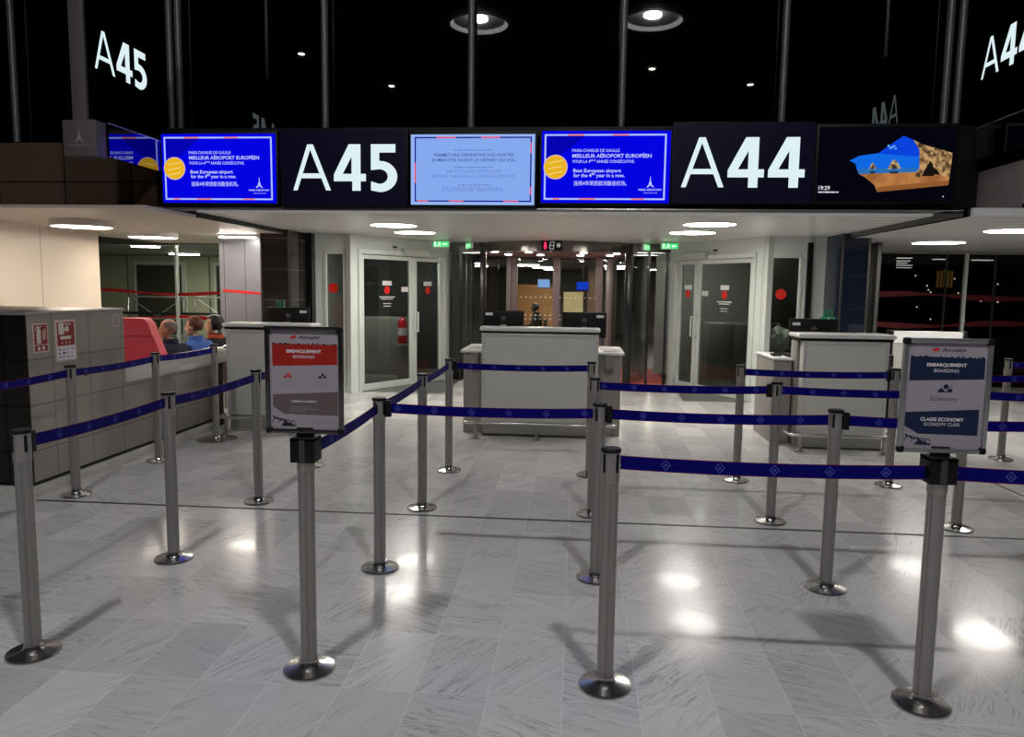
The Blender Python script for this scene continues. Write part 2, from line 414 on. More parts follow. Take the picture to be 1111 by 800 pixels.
# columns at both ends of the door front
def column(x0, x1, y0, y1, m, name):
    c = struct(MB().box(x0, x1, y0, y1, 0, 2.4, m).build('column'))
    for x in (x0, x1): MB().box(x - .012, x + .012, y0 - .012, y0 + .012, 0, 2.4, M_STEELD).build('edge_strip', c)
    return c
column(-4.42, -4.03, 10.3, 11.0, M_GREYTILE, 'column'); column(3.46, 3.8, 10.3, 11.3, M_BLUETILE, 'column')

# ------------------------------------------------------------------ door fronts
def wallseg(name, P, Q, openings, z1=2.42, m=M_FRAME, th=.1):
    """wall from P to Q (plan), local x along it, local -y the room side; openings: list of (x0, x1, z0, z1)"""
    L = (Vector(Q) - Vector(P)).length; a = math.atan2(Q[1] - P[1], Q[0] - P[0])
    b = MB(); xs = 0
    for (x0, x1, z0, zt) in openings:
        b.box(xs, x0, 0, th, 0, z1, m); b.box(x0, x1, 0, th, zt, z1, m)
        if z0 > .01: b.box(x0, x1, 0, th, 0, z0, m)
        xs = x1
    b.box(xs, L, 0, th, 0, z1, m)
    o = struct(b.build(name)); o.location = (P[0], P[1], 0); o.rotation_euler = (0, 0, a)
    return o, L, a
M_STK = mat('sticker_white', (230, 230, 228), .5); M_DOT = mat('sticker_red', (214, 32, 20), .5)
def double_door(n, wall, x0, xm, x1, handed):
    """two framed glass leaves in the opening of an angled wall"""
    d = bpy.data.objects.new('door_%d' % n, None); COL.objects.link(d); d.location = wall.location; d.rotation_euler = wall.rotation_euler; struct(d)
    fr = MB(); fr.box(x0 - .06, x1 + .06, -.035, -.001, 2.1, 2.17, M_FRAME, .006)
    for x in (x0 - .06, x1): fr.box(x, x + .06, -.035, -.001, 0, 2.1, M_FRAME, .006)
    fr.build('door_frame', d)
    for k, (a, b_) in enumerate(((x0 + .008, xm - .008), (xm + .008, x1 - .008))):
        lf = MB(); w = .075
        lf.box(a, a + w, .01, .06, .01, 2.09, M_FRAME, .006).box(b_ - w, b_, .01, .06, .01, 2.09, M_FRAME, .006)
        lf.box(a + w, b_ - w, .012, .058, .01, .11, M_FRAME).box(a + w, b_ - w, .012, .058, 2.03, 2.09, M_FRAME)
        leaf = lf.build('door_leaf', d)
        MB().box(a + w, b_ - w, .03, .04, .11, 2.03, M_GLASSDOOR).build('glass_pane', leaf)
        hx = (b_ - .035) if k == 0 else (a + .035)
        for sgn in (-.055,):
            MB().tube([(hx, .0, .88), (hx, sgn, .88), (hx, sgn, 1.2), (hx, 0, 1.2)], .014, M_FRAME, 8).build('handle', leaf)
        big = (b_ - a) > .8
        cx = (a + b_) / 2 + (0 if big else 0)
        st = MB(); st.rect(cx - .1, cx + .1, 1.63, 1.70, 0, M_STK)
        st.disc(cx, 1.555, .062, 0, M_DOT)
        if big:
            st.rect(cx - .17, cx + .17, 1.44, 1.455, 0, M_STK); st.rect(cx - .13, cx + .13, 1.41, 1.423, 0, M_STK); st.rect(cx - .09, cx + .09, 1.34, 1.35, 0, M_STK); st.rect(cx - .08, cx + .08, 1.30, 1.31, 0, M_STK)
            ex = (b_ - w - .1) if k == 0 else (a + w + .1)
            st.rect(ex - .08, ex + .08, 1.53, 1.61, 0, M_STK)
        st.build('sticker', leaf, (0, .027, 0))
    MB().box(xm - .3, xm + .3, -.09, -.002, 2.10, 2.21, mat('operator_box', (188, 192, 184), .4), .01).build('door_operator', d)
    MB().lathe([(0, 0), (.035, 0), (.035, .02), (0, .03)], M_BLACK, 16).build('sensor', d, (xm - .45 if handed else xm + .45, -.02, 2.22))
    return d

PL, QL = (-3.36, 11.0), (-2.2, 12.95)
PR, QR = (1.55, 12.95), (2.66, 10.9)
wl, L, a = wallseg('wall_left_door_front', PL, QL, [(.2, 2.1, 0, 2.11)]); double_door(4, wl, .2, 1.37, 2.1, True)
wr, LR, a = wallseg('wall_right_door_front', PR, QR, [(.23, 2.05, 0, 2.11)]); double_door(5, wr, .23, .745, 2.05, False)
# front wall pieces with one tall window each
def side_window(n, P, Q, x0, x1, z0, dot, flip):
    w, L, a = wallseg('wall_front_panel', P, Q, [(x0, x1, z0, 2.12)])
    win = bpy.data.objects.new('window_%d' % n, None); COL.objects.link(win); struct(win); win.location = w.location; win.rotation_euler = w.rotation_euler
    MB().box(x0, x1, .045, .055, z0, 2.12, M_GLASSDOOR).build('glass_pane', win)
    f = MB()
    for (a0, a1, b0, b1) in ((x0, x0 + .03, z0, 2.12), (x1 - .03, x1, z0, 2.12), (x0, x1, 2.09, 2.12), (x0, x1, z0, z0 + .03)): f.box(a0, a1, -.015, .044, b0, b1, M_FRAME)
    f.build('window_frame', win)
    MB().disc(dot, 1.58, .075, 0, M_DOT).build('sticker', win, (0, .042, 0))
side_window(3, (-4.03, 11.1), (-3.36, 11.1), .24, .56, .1, .36, 0)
side_window(4, (2.6, 10.95), (3.46, 10.95), .06, .54, .1, .28, 0)
sbox('trim_13', -4.03, -3.93, 10.95, 11.1, 0, 2.4, M_DARKMETAL); sbox('trim_14', 3.2, 3.27, 10.9, 10.95, 0, 2.3, M_DARKMETAL)
# rooms seen through the doors
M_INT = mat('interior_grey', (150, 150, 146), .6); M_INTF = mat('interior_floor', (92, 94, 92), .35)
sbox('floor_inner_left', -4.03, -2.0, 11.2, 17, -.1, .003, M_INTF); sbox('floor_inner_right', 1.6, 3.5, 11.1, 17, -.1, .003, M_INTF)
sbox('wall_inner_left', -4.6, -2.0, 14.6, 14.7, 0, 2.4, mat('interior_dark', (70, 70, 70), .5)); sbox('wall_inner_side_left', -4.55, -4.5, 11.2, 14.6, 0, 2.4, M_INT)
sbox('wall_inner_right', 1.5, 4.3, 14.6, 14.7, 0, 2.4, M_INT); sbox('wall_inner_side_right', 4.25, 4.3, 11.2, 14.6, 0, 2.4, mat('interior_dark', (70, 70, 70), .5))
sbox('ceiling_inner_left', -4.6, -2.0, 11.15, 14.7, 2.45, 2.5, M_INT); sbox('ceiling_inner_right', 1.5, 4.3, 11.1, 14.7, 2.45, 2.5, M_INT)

# ------------------------------------------------------------------ round glass security portal in the middle
CX, CY, R = -.38, 14.0, 1.66
M_PORT = mat('portal_dark_frame', (58, 58, 60), .25, .5)
def arc(r, a0, a1, n=14): return [(CX + r * math.cos(a0 + (a1 - a0) * i / n), CY + r * math.sin(a0 + (a1 - a0) * i / n)) for i in range(n + 1)]
def arcwall(r, th, a0, a1, z0, z1, m, n=14): 
    o = arc(r, a0, a1, n); i = arc(r - th, a0, a1, n); return o + i[::-1]
portal = thing('security_portal', 'round glass walk-through security portal between the two white door fronts', 'portal', (0, 0, 0))
a1 = math.acos(1.23 / 1.66)
for sgn in (0, 1):
    A0, A1 = (PI * .5 + .65, PI + a1) if sgn == 0 else (-a1, PI * .5 - .65)
    MB().prism(arcwall(R, .012, A0, A1, 0, 0, None), .02, 2.2, M_GLASSD).build('curved_glass', portal)
    for aa in (A0, (A0 + A1) / 2, A1):
        x, y = CX + R * math.cos(aa), CY + R * math.sin(aa)
        MB().box(x - .05, x + .05, y - .05, y + .05, 0, 2.22, M_PORT if aa == (A1 if sgn == 0 else A0) else mat('portal_grey_frame', (140, 140, 140), .3, .2), .006).build('post', portal)
    bb = MB(); ang = A1 if sgn == 0 else A0
b = MB().prism(arcwall(R + .03, .1, PI + a1 - .05, 2 * PI - a1 + .05, 0, 0, None, 24), 2.22, 2.40, mat('portal_header', (120, 116, 112), .12, .8)); b.build('header', portal)
MB().prism([(CX + 1.6 * math.cos(2 * PI * i / 40), CY + 1.6 * math.sin(2 * PI * i / 40)) for i in range(40)], 2.24, 2.3, mat('portal_ceiling', (150, 122, 120), .4)).build('ceiling_disc', portal)
MB().prism([(CX + 1.6 * math.cos(2 * PI * i / 40), CY + 1.6 * math.sin(2 * PI * i / 40)) for i in range(40)], .004, .012, mat('red_carpet', (176, 64, 58), .9, noise=.1, nscale=60)).build('floor_mat', portal)
for x in (-1.28, -.42, .44, .72):
    MB().box(x - .07, x + .07, CY + 1.25, CY + 1.4, .012, 2.24, M_FRAMEP, .006).build('sliding_door_post', portal)
MB().box(-1.6, .95, CY + 1.32, CY + 1.335, .05, 2.2, M_GLASS).build('sliding_glass', portal)
dots = MB()
for z in (.98, 1.06, 1.42):
    for i in range(16): dots.rect(-1.15 + i * .1, -1.12 + i * .1, z, z + .02, 0, M_STK)
dots.build('safety_dots', portal, (0, CY + 1.315, 0))
lampm = emis('downlight', (255, 235, 220), 130.)
for i, (x, y) in enumerate(((-1.45, 13.2), (-1.3, 14.2), (-.85, 13.2), (-.7, 14.3), (.1, 13.2), (.05, 14.3), (.6, 14.3), (.68, 13.5))):
    MB().lathe([(0, 2.232), (.055, 2.232), (.06, 2.24), (0, 2.24)], lampm, 16, cx=x, cy=y).build('downlight', portal)
# flat side glass between door fronts and portal posts
sbox('window_5', -2.2, -1.62, 12.9, 12.915, .02, 2.24, M_GLASSD); sbox('window_6', .88, 1.55, 12.9, 12.915, .02, 2.24, M_GLASSD)
for x in (-2.17, -2.0, -1.62, .92, 1.2, 1.5): sbox('mullion', x - .02, x + .02, 12.88, 12.94, 0, 2.24, M_PORT)
sbox('wall_header', -2.22, 1.57, 12.94, 13.05, 2.24, 2.42, mat('header_grey', (112, 110, 106), .25, .4))
sbox('floor_portal', -2.6, 1.9, 12.98, 15.5, -.1, .003, mat('red_carpet', (176, 64, 58), .9))
# eight-segment status display
ds = thing('status_display', 'small black display with a red figure, digit 8 and star above the portal', 'display', (-.42, 12.2, 2.306))
MB().box(-.165, .165, 0, .08, -.09, .07, M_BLACK, .008).build('housing', ds)
MB().box(-.02, .02, .03, .06, .065, .08, M_STEEL).build('bracket', ds)
rp = emis('red_led', (255, 40, 80), 2.2); gp = emis('dim_led', (170, 170, 170), 1.)
b = MB(); b.disc(-.105, .035, .016, .002, rp, 16).flat([(-.13, -.03), (-.12, .018), (-.09, .018), (-.08, -.03), (-.1, -.065), (-.11, -.065)], .002, rp).build('red_figure', ds)
b = MB()
for (x0, x1, z0, z1) in ((-.02, .04, .045, .055), (-.025, .035, -.01, 0), (-.03, .03, -.065, -.055), (-.03, -.02, 0, .05), (.03, .04, 0, .05), (-.035, -.025, -.06, 0), (.025, .035, -.06, 0)): b.rect(x0, x1, z0, z1, .002, gp)
for k in range(3):
    a = k * PI / 3; c, s_ = math.cos(a), math.sin(a); b.flat([(.11 + c * .04 - s_ * .006, s_ * .04 + c * .006), (.11 + c * .04 + s_ * .006, s_ * .04 - c * .006), (.11 - c * .04 + s_ * .006, -s_ * .04 - c * .006), (.11 - c * .04 - s_ * .006, -s_ * .04 + c * .006)], .002 + k * .0003, gp)
b.build('digit', ds)
# lobby beyond the portal
sbox('floor_lobby', -9, 7, 15.5, 27, -.1, .002, mat('lobby_floor', (52, 50, 50), .3)); sbox('ceiling_lobby', -3.15, 3.4, 15.65, 27, 2.2, 2.3, mat('lobby_ceiling', (90, 84, 80), .6))
sbox('wall_lobby', -9, 8, 27, 27.1, 0, 3, mat('lobby_wall', (128, 122, 116), .6))
sbox('wall_lobby_side_left', -3.2, -3.1, 15.5, 27, 0, 2.6, mat('lobby_wall', (128, 122, 116), .6)); sbox('wall_lobby_side_right', 3.4, 3.5, 14.8, 27, 0, 2.6, MATS['lobby_wall'])
sbox('wall_wood', -2.0, -.72, 24, 24.2, 0, 1.72, mat('oak_veneer', (172, 122, 70), .5, noise=.12, nscale=3))
sbox('wall_cream', -.42, .2, 24.0, 24.2, 0, 1.5, mat('cream_panel', (236, 220, 170), .5))
sbox('pillar', -.7, -.48, 22, 22.4, 0, 2.2, mat('interior_dark', (70, 70, 70), .5)); sbox('pillar', .3, .6, 21.5, 22, 0, 2.2, mat('brown_pillar', (84, 64, 48), .5))
def strip(x, y, z, w, dpt, label, st, group=None, name='ceiling_light'):
    t = thing(name, label, 'light', (x, y, z), 0, group)
    MB().box(-w / 2, w / 2, -dpt / 2, dpt / 2, -.015, 0, st).build('diffuser', t)
    MB().box(-w / 2 - .02, w / 2 + .02, -dpt / 2 - .02, dpt / 2 + .02, .0, .03, M_WHITE).build('frame', t)
    return t
lst = emis('lobby_strip', (255, 240, 225), 70.)
for (x, y) in ((-1.2, 18.5), (-.95, 20.5), (-.75, 22.5), (.9, 18.5), (1.0, 20.5), (-2.5, 17.4), (-2.6, 19.6), (2.2, 18.6), (2.3, 21.5)):
    strip(x, y, 2.17, .5, .35, 'ceiling light in the lobby seen through the glass portal', lst, 'lobby ceiling lights beyond the portal')
for x, z, lab, c in ((-.88, 1.75, 'pale blue screen hanging in the lobby beyond the portal', (150, 190, 255)), (.14, 1.7, 'deep blue screen hanging in the lobby beyond the portal', (30, 70, 220))):
    t = thing('wall_screen', lab, 'screen', (x, 20, z))
    MB().box(-.17, .17, 0, .06, -.14, .1, M_BLACK, .005).build('housing', t); MB().rect(-.155, .155, -.12, .09, .002, emis('lobby_screen_%d' % (x > 0), c, 1.)).build('display', t)
    MB().cyl((0, .03, .1), (0, .03, 2.2 - z), .015, M_BLACK, 8).build('hanger', t)

# ------------------------------------------------------------------ lamps
def disc_lamp(x, y, z, r, label, m, group, drop=.02):
    t = thing('disc_light', label, 'light', (x, y, z), 0, group)
    MB().lathe([(0, 0), (r, 0), (r, -drop), (r - .015, -drop), (r - .02, -drop + .004), (0, -drop + .004)], M_WHITE, 48).build('housing', t)
    MB().lathe([(0, -drop + .0035), (r - .02, -drop + .0035), (r - .02, -drop + .002), (0, -drop + .001)], m, 48).build('diffuser', t)
    return t
GL = 'round soffit lights'
disc_lamp(-2.28, 9.27, 2.385, .3, 'front round ceiling light under the A45 sign', M_LAMP, GL)
disc_lamp(-2.28, 10.5, 2.385, .3, 'rear round ceiling light above the left white doors', M_LAMP, GL)
disc_lamp(1.49, 8.86, 2.385, .31, 'front round ceiling light under the A44 sign', M_LAMP, GL)
disc_lamp(1.49, 10.15, 2.385, .31, 'rear round ceiling light above the right white doors', M_LAMP, GL)
disc_lamp(-5.75, 8.4, 2.33, .33, 'near warm round light with deep rim beside the cream wall', M_LAMPW, GL, .075)
disc_lamp(-6.0, 10.3, 2.33, .33, 'far warm round light with deep rim above the glass partition', M_LAMPW, GL, .075)
disc_lamp(4.78, 8.75, 2.33, .34, 'near round ceiling light over the right-hand bay', M_LAMP, GL)
disc_lamp(4.95, 10.95, 2.33, .34, 'far round ceiling light in front of the right-hand glass wall', M_LAMP, GL)
def ring_lamp(x, y, lab):
    t = thing('ring_light', lab, 'light', (x, y, 8.0), 0, 'ring lamps under the hall ceiling')
    MB().lathe([(.62, .02), (.70, -.06), (.78, -.03), (.8, .05), (.7, .02), (.62, .02)], mat('lamp_rim', (150, 150, 150), .4), 48).build('rim', t)
    MB().lathe([(.62, .03), (.5, .14), (.3, .22), (.0, .25), (0, .27), (.5, .17), (.64, .05)], mat('lamp_bowl', (40, 40, 40), .5), 48).build('bowl', t)
    MB().lathe([(0, .06), (.2, .06), (.2, .1), (.0, .1)], emis('hall_lamp', (253, 252, 255), 540.), 32).build('bulb', t)
    MB().cyl((0, 0, .1), (0, 0, .4), .02, M_STEEL, 8).build('stem', t)
ring_lamp(-2.51, -.85, 'ring lamp mirrored in the dark glass left of centre'); ring_lamp(1.64, -.8, 'ring lamp mirrored in the dark glass right of centre')
for (x, y, lab) in ((-7.3, -1.8, 'tiny spotlight mirrored in the dark glass above the left screen'), (-5.7, -5.0, 'tiny spotlight mirrored in the dark glass above A45'), (1.9, -3.5, 'tiny warm spotlight mirrored under the right ring lamp'), (4.9, -5.2, 'tiny spotlight mirrored in the dark glass above A44')):
    t = thing('spotlight', lab, 'light', (x, y, 7.6), 0, 'small hall spotlights')
    MB().lathe([(0, 0), (.09, 0), (.1, .02), (.1, .16), (0, .18)], M_BLACK, 20).build('housing', t); MB().lathe([(0, -.004), (.08, -.004), (.08, -.001), (0, -.001)], emis('spot_face', (255, 245, 225), 60.), 20).build('lens', t); MB().cyl((0, 0, .17), (0, 0, .82), .012, M_BLACK, 8).build('stem', t)
# ------------------------------------------------------------------ screens and gate signs
M_GLYPH = emis('sign_white', (226, 246, 250), .95)
M_SIGNFACE = mat('sign_navy_face', (20, 15, 50), .4, 0, .2)
def arcpts(cx, cz, rx, rz, a0, a1, n=18): return [(cx + rx * math.cos(a0 + (a1 - a0) * i / n), cz + rz * math.sin(a0 + (a1 - a0) * i / n)) for i in range(n + 1)]
def glyph(b, ch, x, z, h, d, m, wx=1.):
    """gate-sign characters, capital height h: a light A and heavy digits"""
    k = h / 360.
    def P(pts, o): return [(x + (px - o) * k * wx, z + (495 - py) * k) for px, py in pts]
    if ch == 'A':
        o = 150
        b.flat(P([(150, 495), (270, 135), (293, 135), (293, 176), (185, 495)], o), d, m); b.flat(P([(460, 495), (420, 495), (293, 176), (293, 135), (317, 135)], o), d, m)
        b.flat(P([(218, 400), (231, 362), (369, 362), (385, 400)], o), d, m); return 335 * k * wx
    if ch == '4':
        o = 472
        b.flat(P([(475, 365), (595, 135), (690, 135), (690, 365), (617, 365), (617, 232), (545, 365)], o), d, m)
        b.flat(P([(472, 372), (476, 365), (733, 365), (733, 423), (472, 423)], o), d, m); b.flat(P([(622, 423), (690, 423), (690, 497), (622, 497)], o), d, m); return 290 * k * wx
    if ch == '5':
        o = 770
        b.flat(P([(782, 135), (980, 135), (980, 200), (782, 200)], o), d, m)
        out = [(p[0], p[1]) for p in arcpts(855, 386, 140, 121, -PI / 2, PI / 2)]   # y grows downwards here
        inn = [(p[0], p[1]) for p in arcpts(850, 386, 68, 57, PI / 2, -PI / 2)]
        b.flat(P([(782, 200), (850, 200), (850, 266)] + out + [(782, 494), (782, 424)] + inn + [(782, 336)], o), d, m); return 230 * k * wx
def gate_sign(label, txt, x0, x1, z0, z1, tx, tz, th, y=7.93):
    t = thing('gate_sign', label, 'sign', (x0, y, z0))
    W, Hh = x1 - x0, z1 - z0
    MB().box(0, W, 0, .12, 0, Hh, M_BLACK, .006).build('housing', t)
    MB().rect(.012, W - .012, .012, Hh - .012, .001, M_SIGNFACE).build('panel', t)
    b = MB(); x = tx
    for ch in txt: x += glyph(b, ch, x, tz, th, .003, M_GLYPH)
    b.build('lettering', t); return t
gate_sign('wide dark gate sign reading A45 between two lit screens', 'A45', -3.174, -1.797, 2.459, 3.265, .14, .165, .477)
gate_sign('wide dark gate sign reading A44 beside the beach screen', 'A44', .935, 2.35, 2.50, 3.313, .095, .165, .495)

M_SBLUE = emis('screen_blue', (4, 4, 226), 1.); M_SBLUE2 = emis('screen_blue_dark', (3, 3, 178), 1.); M_SLINE = emis('screen_line', (176, 190, 255), 1.); M_SORA = emis('screen_orange', (226, 130, 120), 1.)
M_STXT = emis('screen_text', (190, 196, 255), 1.); M_SGOLD = emis('screen_gold', (232, 178, 34), 1.); M_SGOLD2 = emis('screen_gold_light', (240, 214, 120), 1.); M_SPINK = emis('screen_rim', (226, 190, 190), 1.)
def tower(b, cx, z, h, d, m):
    """small lattice tower emblem with a dome-like lean, as on the airport's mark"""
    w = h * .72
    b.flat([(cx - .012 * h, z + h), (cx + .012 * h, z + h), (cx + .045 * h, z + .55 * h), (cx - .045 * h, z + .55 * h)], d, m)
    b.flat([(cx - .06 * h, z + .56 * h), (cx + .06 * h, z + .56 * h), (cx + .15 * h, z + .27 * h), (cx - .15 * h, z + .27 * h)], d, m)
    b.flat([(cx - .16 * h, z + .25 * h), (cx + .16 * h, z + .25 * h), (cx + .22 * h, z + .14 * h), (cx - .22 * h, z + .14 * h)], d, m)
    b.flat([(cx - .23 * h, z + .13 * h), (cx - .08 * h, z + .13 * h), (cx - .2 * h, z), (cx - w / 2, z)], d, m); b.flat([(cx + .23 * h, z + .13 * h), (cx + .08 * h, z + .13 * h), (cx + .2 * h, z), (cx + w / 2, z)], d, m)
def screen(label, x0, x1, z0, z1, y=7.94):
    t = thing('display_screen', label, 'screen', (x0, y, z0), 0, None)
    W, Hh = x1 - x0, z1 - z0
    MB().box(-.022, W + .022, 0, .09, -.022, Hh + .03, M_BLACK, .006).build('bezel', t); return t, W, Hh
def blue_screen(label, x0, x1, z0, z1):
    t, W, Hh = screen(label, x0, x1, z0, z1)
    X = lambda x: (x - 62) / 930 * W
    Z = lambda y: (1 - (y - 88) / 548) * Hh
    MB().rect(0, W, 0, Hh, .001, M_SBLUE).flat([(X(100), Z(125)), (X(375), Z(125)), (X(215), Z(262)), (X(100), Z(300))], .002, M_SBLUE2).build('display', t)
    b = MB(); w = .013 * W
    xa, xb, za, zb = X(82), X(962), Z(612), Z(112)
    b.rect(xa, xb, zb - w, zb, .003, M_SLINE).rect(xa, xb, za, za + w, .003, M_SLINE).rect(xa, xa + w, za + w, zb - w, .003, M_SLINE).rect(xb - w, xb, za + w, zb - w, .003, M_SLINE)
    for (p, q, top) in ((250, 370, 1), (575, 690, 1), (150, 200, 0), (340, 460, 0), (720, 815, 0)):
        zz = zb - w if top else za
        b.rect(X(p), X(q), zz, zz + w, .004, M_SORA)
    b.build('frame_line', t)
    b = MB()
    for (s_, p, q, base, cap, bo) in (('PARIS-CHARLES DE GAULLE', 285, 628, 247, 22, .006), ('MEILLEUR AÉROPORT EUROPÉEN', 287, 858, 290, 27, .02), ('POUR LA 4ᵉᵐᵉ ANNÉE CONSÉCUTIVE.', 290, 738, 330, 22, .01),
                                ('Best European airport', 295, 642, 401, 26, .02), ('for the 4ᵗʰ year in a row.', 297, 668, 438, 26, .02), ('连续4年荣获欧洲最佳机场。', 300, 685, 500, 28, .008)):
        b.text(s_, X(p), Z(base), cap / 548 * Hh, .004, M_STXT, w=X(q) - X(p), bold=bo)
    tower(b, X(855), Z(515), 84 / 548 * Hh, .004, M_STXT)
    b.text('PARIS AÉROPORT', X(770), Z(540), 13 / 548 * Hh, .004, M_STXT, w=X(938) - X(770), bold=.02); b.text('PARIS VOUS AIME', X(808), Z(562), 8 / 548 * Hh, .004, M_STXT, w=X(908) - X(808))
    b.build('lettering', t)
    b = MB(); cx, cz, r = X(165), Z(362), 88 / 930 * W
    b.disc(cx, cz, r, .005, M_SPINK).disc(cx, cz, r * .93, .0055, M_SGOLD)
    for k in (-.45, .0, .45):
        b.flat([(cx - r * .6, cz + r * (k - .2)), (cx + r * .6, cz + r * (k + .05)), (cx + r * .6, cz + r * (k + .13)), (cx - r * .6, cz + r * (k - .1))], .006, M_SGOLD2)
    b.build('medal', t)
blue_screen('deep blue award screen at the far left of the screen row', -4.49, -3.225, 2.49, 3.215)
blue_screen('deep blue award screen right of the pale notice screen', -.395, .915, 2.505, 3.23)
# pale notice
t, W, Hh = screen('pale blue screen with the gate closing notice', -1.765, -.465, 2.48, 3.2)
X = lambda x: (x - 55) / 985 * W
Z = lambda y: (1 - (y - 78) / 577) * Hh
M_SPALE = emis('screen_pale', (134, 168, 238), 1.); M_SPALE2 = emis('screen_pale_rim', (150, 182, 242), 1.); M_SNAVY = emis('screen_navy', (10, 24, 140), 1.); M_SRED = emis('screen_coral', (232, 84, 110), 1.); M_SINK = emis('screen_ink', (58, 78, 140), 1.); M_SINK2 = emis('screen_ink_pale', (98, 126, 200), 1.)
MB().rect(0, W, 0, Hh, .001, M_SPALE2).rect(X(95), X(1005), Z(620), Z(108), .0015, M_SPALE).build('display', t)
b = MB(); w = .011 * W; xa, xb, za, zb = X(85), X(1015), Z(630), Z(98)
b.rect(xa, xb, zb - w, zb, .003, M_SNAVY).rect(xa, xb, za, za + w, .003, M_SNAVY).rect(xa, xa + w, za + w, zb - w, .003, M_SNAVY).rect(xb - w, xb, za + w, zb - w, .003, M_SNAVY)
for (p, q, zz) in ((260, 415, zb - w), (615, 768, zb - w), (105, 195, za), (360, 480, za), (795, 915, za)): b.rect(X(p), X(q), zz, zz + w, .004, M_SRED)
for (p, q, xx) in ((145, 235, xb - w), (505, 570, xb - w), (310, 475, xa)): b.rect(xx, xx + w, Z(q), Z(p), .004, M_SRED)
b.build('frame_line', t)
b = MB()
for (s_, p, q, base, cap, m_, bo) in (('FERMETURE DÉFINITIVE DES PORTES', 243, 876, 257, 24, M_SINK, .008), ('20 MINUTES AVANT LE DÉPART DU VOL', 222, 890, 299, 24, M_SINK, .008), ('GATES CLOSE 20 MINUTES', 340, 778, 391, 24, M_SINK2, 0), ("BEFORE THE FLIGHT'S DEPARTURE TIME", 228, 886, 431, 24, M_SINK2, 0), ('登机口将在航班起飞前20分钟关闭。', 303, 800, 541, 30, M_SINK2, 0)):
    b.text(s_, X(p), Z(base), cap / 577 * Hh, .003, m_, w=X(q) - X(p), bold=bo)
for (p, q, y) in ((400, 708, 206), (402, 710, 346), (430, 680, 492)):
    x = p; k = 0
    while x < q - 12: b.rect(X(x), X(x + (22, 34, 14)[k % 3]), Z(y + 4), Z(y - 4), .003, M_SINK2); x += (30, 42, 22)[k % 3]; k += 1
b.build('lettering', t)
# screen left on its desktop picture: a generic cove
t, W, Hh = screen('black screen showing a beach cove and the time 19:29', 2.375, 3.68, 2.53, 3.26)
X = lambda x: (x - 80) / 980 * W
Z = lambda y: (1 - (y - 85) / 540) * Hh
def EM(n, c): return emis('pic_' + n, c, 1.)
def EMN(n, c1, c2, sc):
    m = emis('pic_' + n, c1, 1.); nt = m.node_tree; tc = nt.nodes.new('ShaderNodeTexCoord'); nz = nt.nodes.new('ShaderNodeTexNoise'); rp_ = nt.nodes.new('ShaderNodeValToRGB')
    nz.inputs['Scale'].default_value = sc; nz.inputs['Detail'].default_value = 6; nt.links.new(tc.outputs['Object'], nz.inputs['Vector']); nt.links.new(nz.outputs['Fac'], rp_.inputs[0])
    rp_.color_ramp.elements[0].position = .38; rp_.color_ramp.elements[1].position = .62; rp_.color_ramp.elements[0].color = lin(c1); rp_.color_ramp.elements[1].color = lin(c2)
    nt.links.new(rp_.outputs[0], nt.nodes['Emission'].inputs[0]); return m
b = MB(); b.rect(0, W, 0, Hh, .001, EM('dark', (5, 5, 16)))
b.flat([(X(310), Z(328)), (X(380), Z(294)), (X(515), Z(275)), (X(610), Z(205)), (X(690), Z(150)), (X(760), Z(182)), (X(806), Z(250)), (X(815), Z(385)), (X(370), Z(400)), (X(355), Z(352))], .0015, EM('sky', (16, 104, 226)))
b.flat([(X(515), Z(275)), (X(610), Z(205)), (X(690), Z(150)), (X(760), Z(182)), (X(806), Z(250)), (X(808), Z(300)), (X(600), Z(285))], .0018, EM('sky_deep', (10, 66, 220)))
b.flat([(X(366), Z(388)), (X(815), Z(380)), (X(815), Z(415)), (X(385), Z(428))], .002, EM('sea', (40, 110, 180)))
b.flat([(X(385), Z(426)), (X(815), Z(410)), (X(1035), Z(440)), (X(1030), Z(505)), (X(525), Z(556)), (X(500), Z(505)), (X(430), Z(450))], .0022, EMN('sand', (150, 94, 50), (190, 128, 74), 5))
b.flat([(X(520), Z(520)), (X(1030), Z(470)), (X(1030), Z(505)), (X(525), Z(556))], .0024, EM('sand_dark', (142, 88, 46)))
for (cx, w_, h_) in ((480, 56, 48), (635, 100, 70)):
    b.flat([(X(cx - w_ / 2), Z(390)), (X(cx - w_ * .25), Z(390 - h_ * .7)), (X(cx - w_ * .05), Z(390 - h_)), (X(cx + w_ * .2), Z(390 - h_ * .75)), (X(cx + w_ / 2), Z(388))], .0026, EMN('rock', (96, 78, 52), (196, 174, 130), 34))
    b.flat([(X(cx - w_ * .2), Z(390)), (X(cx - w_ * .08), Z(390 - h_ * .55)), (X(cx + w_ * .15), Z(390 - h_ * .3)), (X(cx + w_ * .22), Z(389))], .0028, EM('rock_dark', (60, 52, 42)))
    b.rect(X(cx - w_ * .3), X(cx + w_ * .3), Z(422), Z(405), .0028, EM('rock_shade', (40, 50, 60)))
b.flat([(X(760), Z(180)), (X(830), Z(215)), (X(930), Z(240)), (X(1045), Z(275)), (X(1035), Z(445)), (X(975), Z(440)), (X(890), Z(330)), (X(825), Z(450)), (X(785), Z(440)), (X(815), Z(380)), (X(806), Z(250))], .003, EMN('cliff', (74, 52, 34), (196, 156, 106), 16))
rnd = random.Random(3)
for k in range(12):
    x = 830 + rnd.random() * 200; y = 225 + (x - 830) * .25 + rnd.random() * 150
    if y < 430: b.flat([(X(x), Z(y)), (X(x + 10 + rnd.random() * 16), Z(y - 8)), (X(x + 18), Z(y + 10 + rnd.random() * 14))], .0034 + k * .00002, EM('cliff_dark' if k % 2 else 'cliff_light', (88, 64, 42) if k % 2 else (196, 158, 110)))
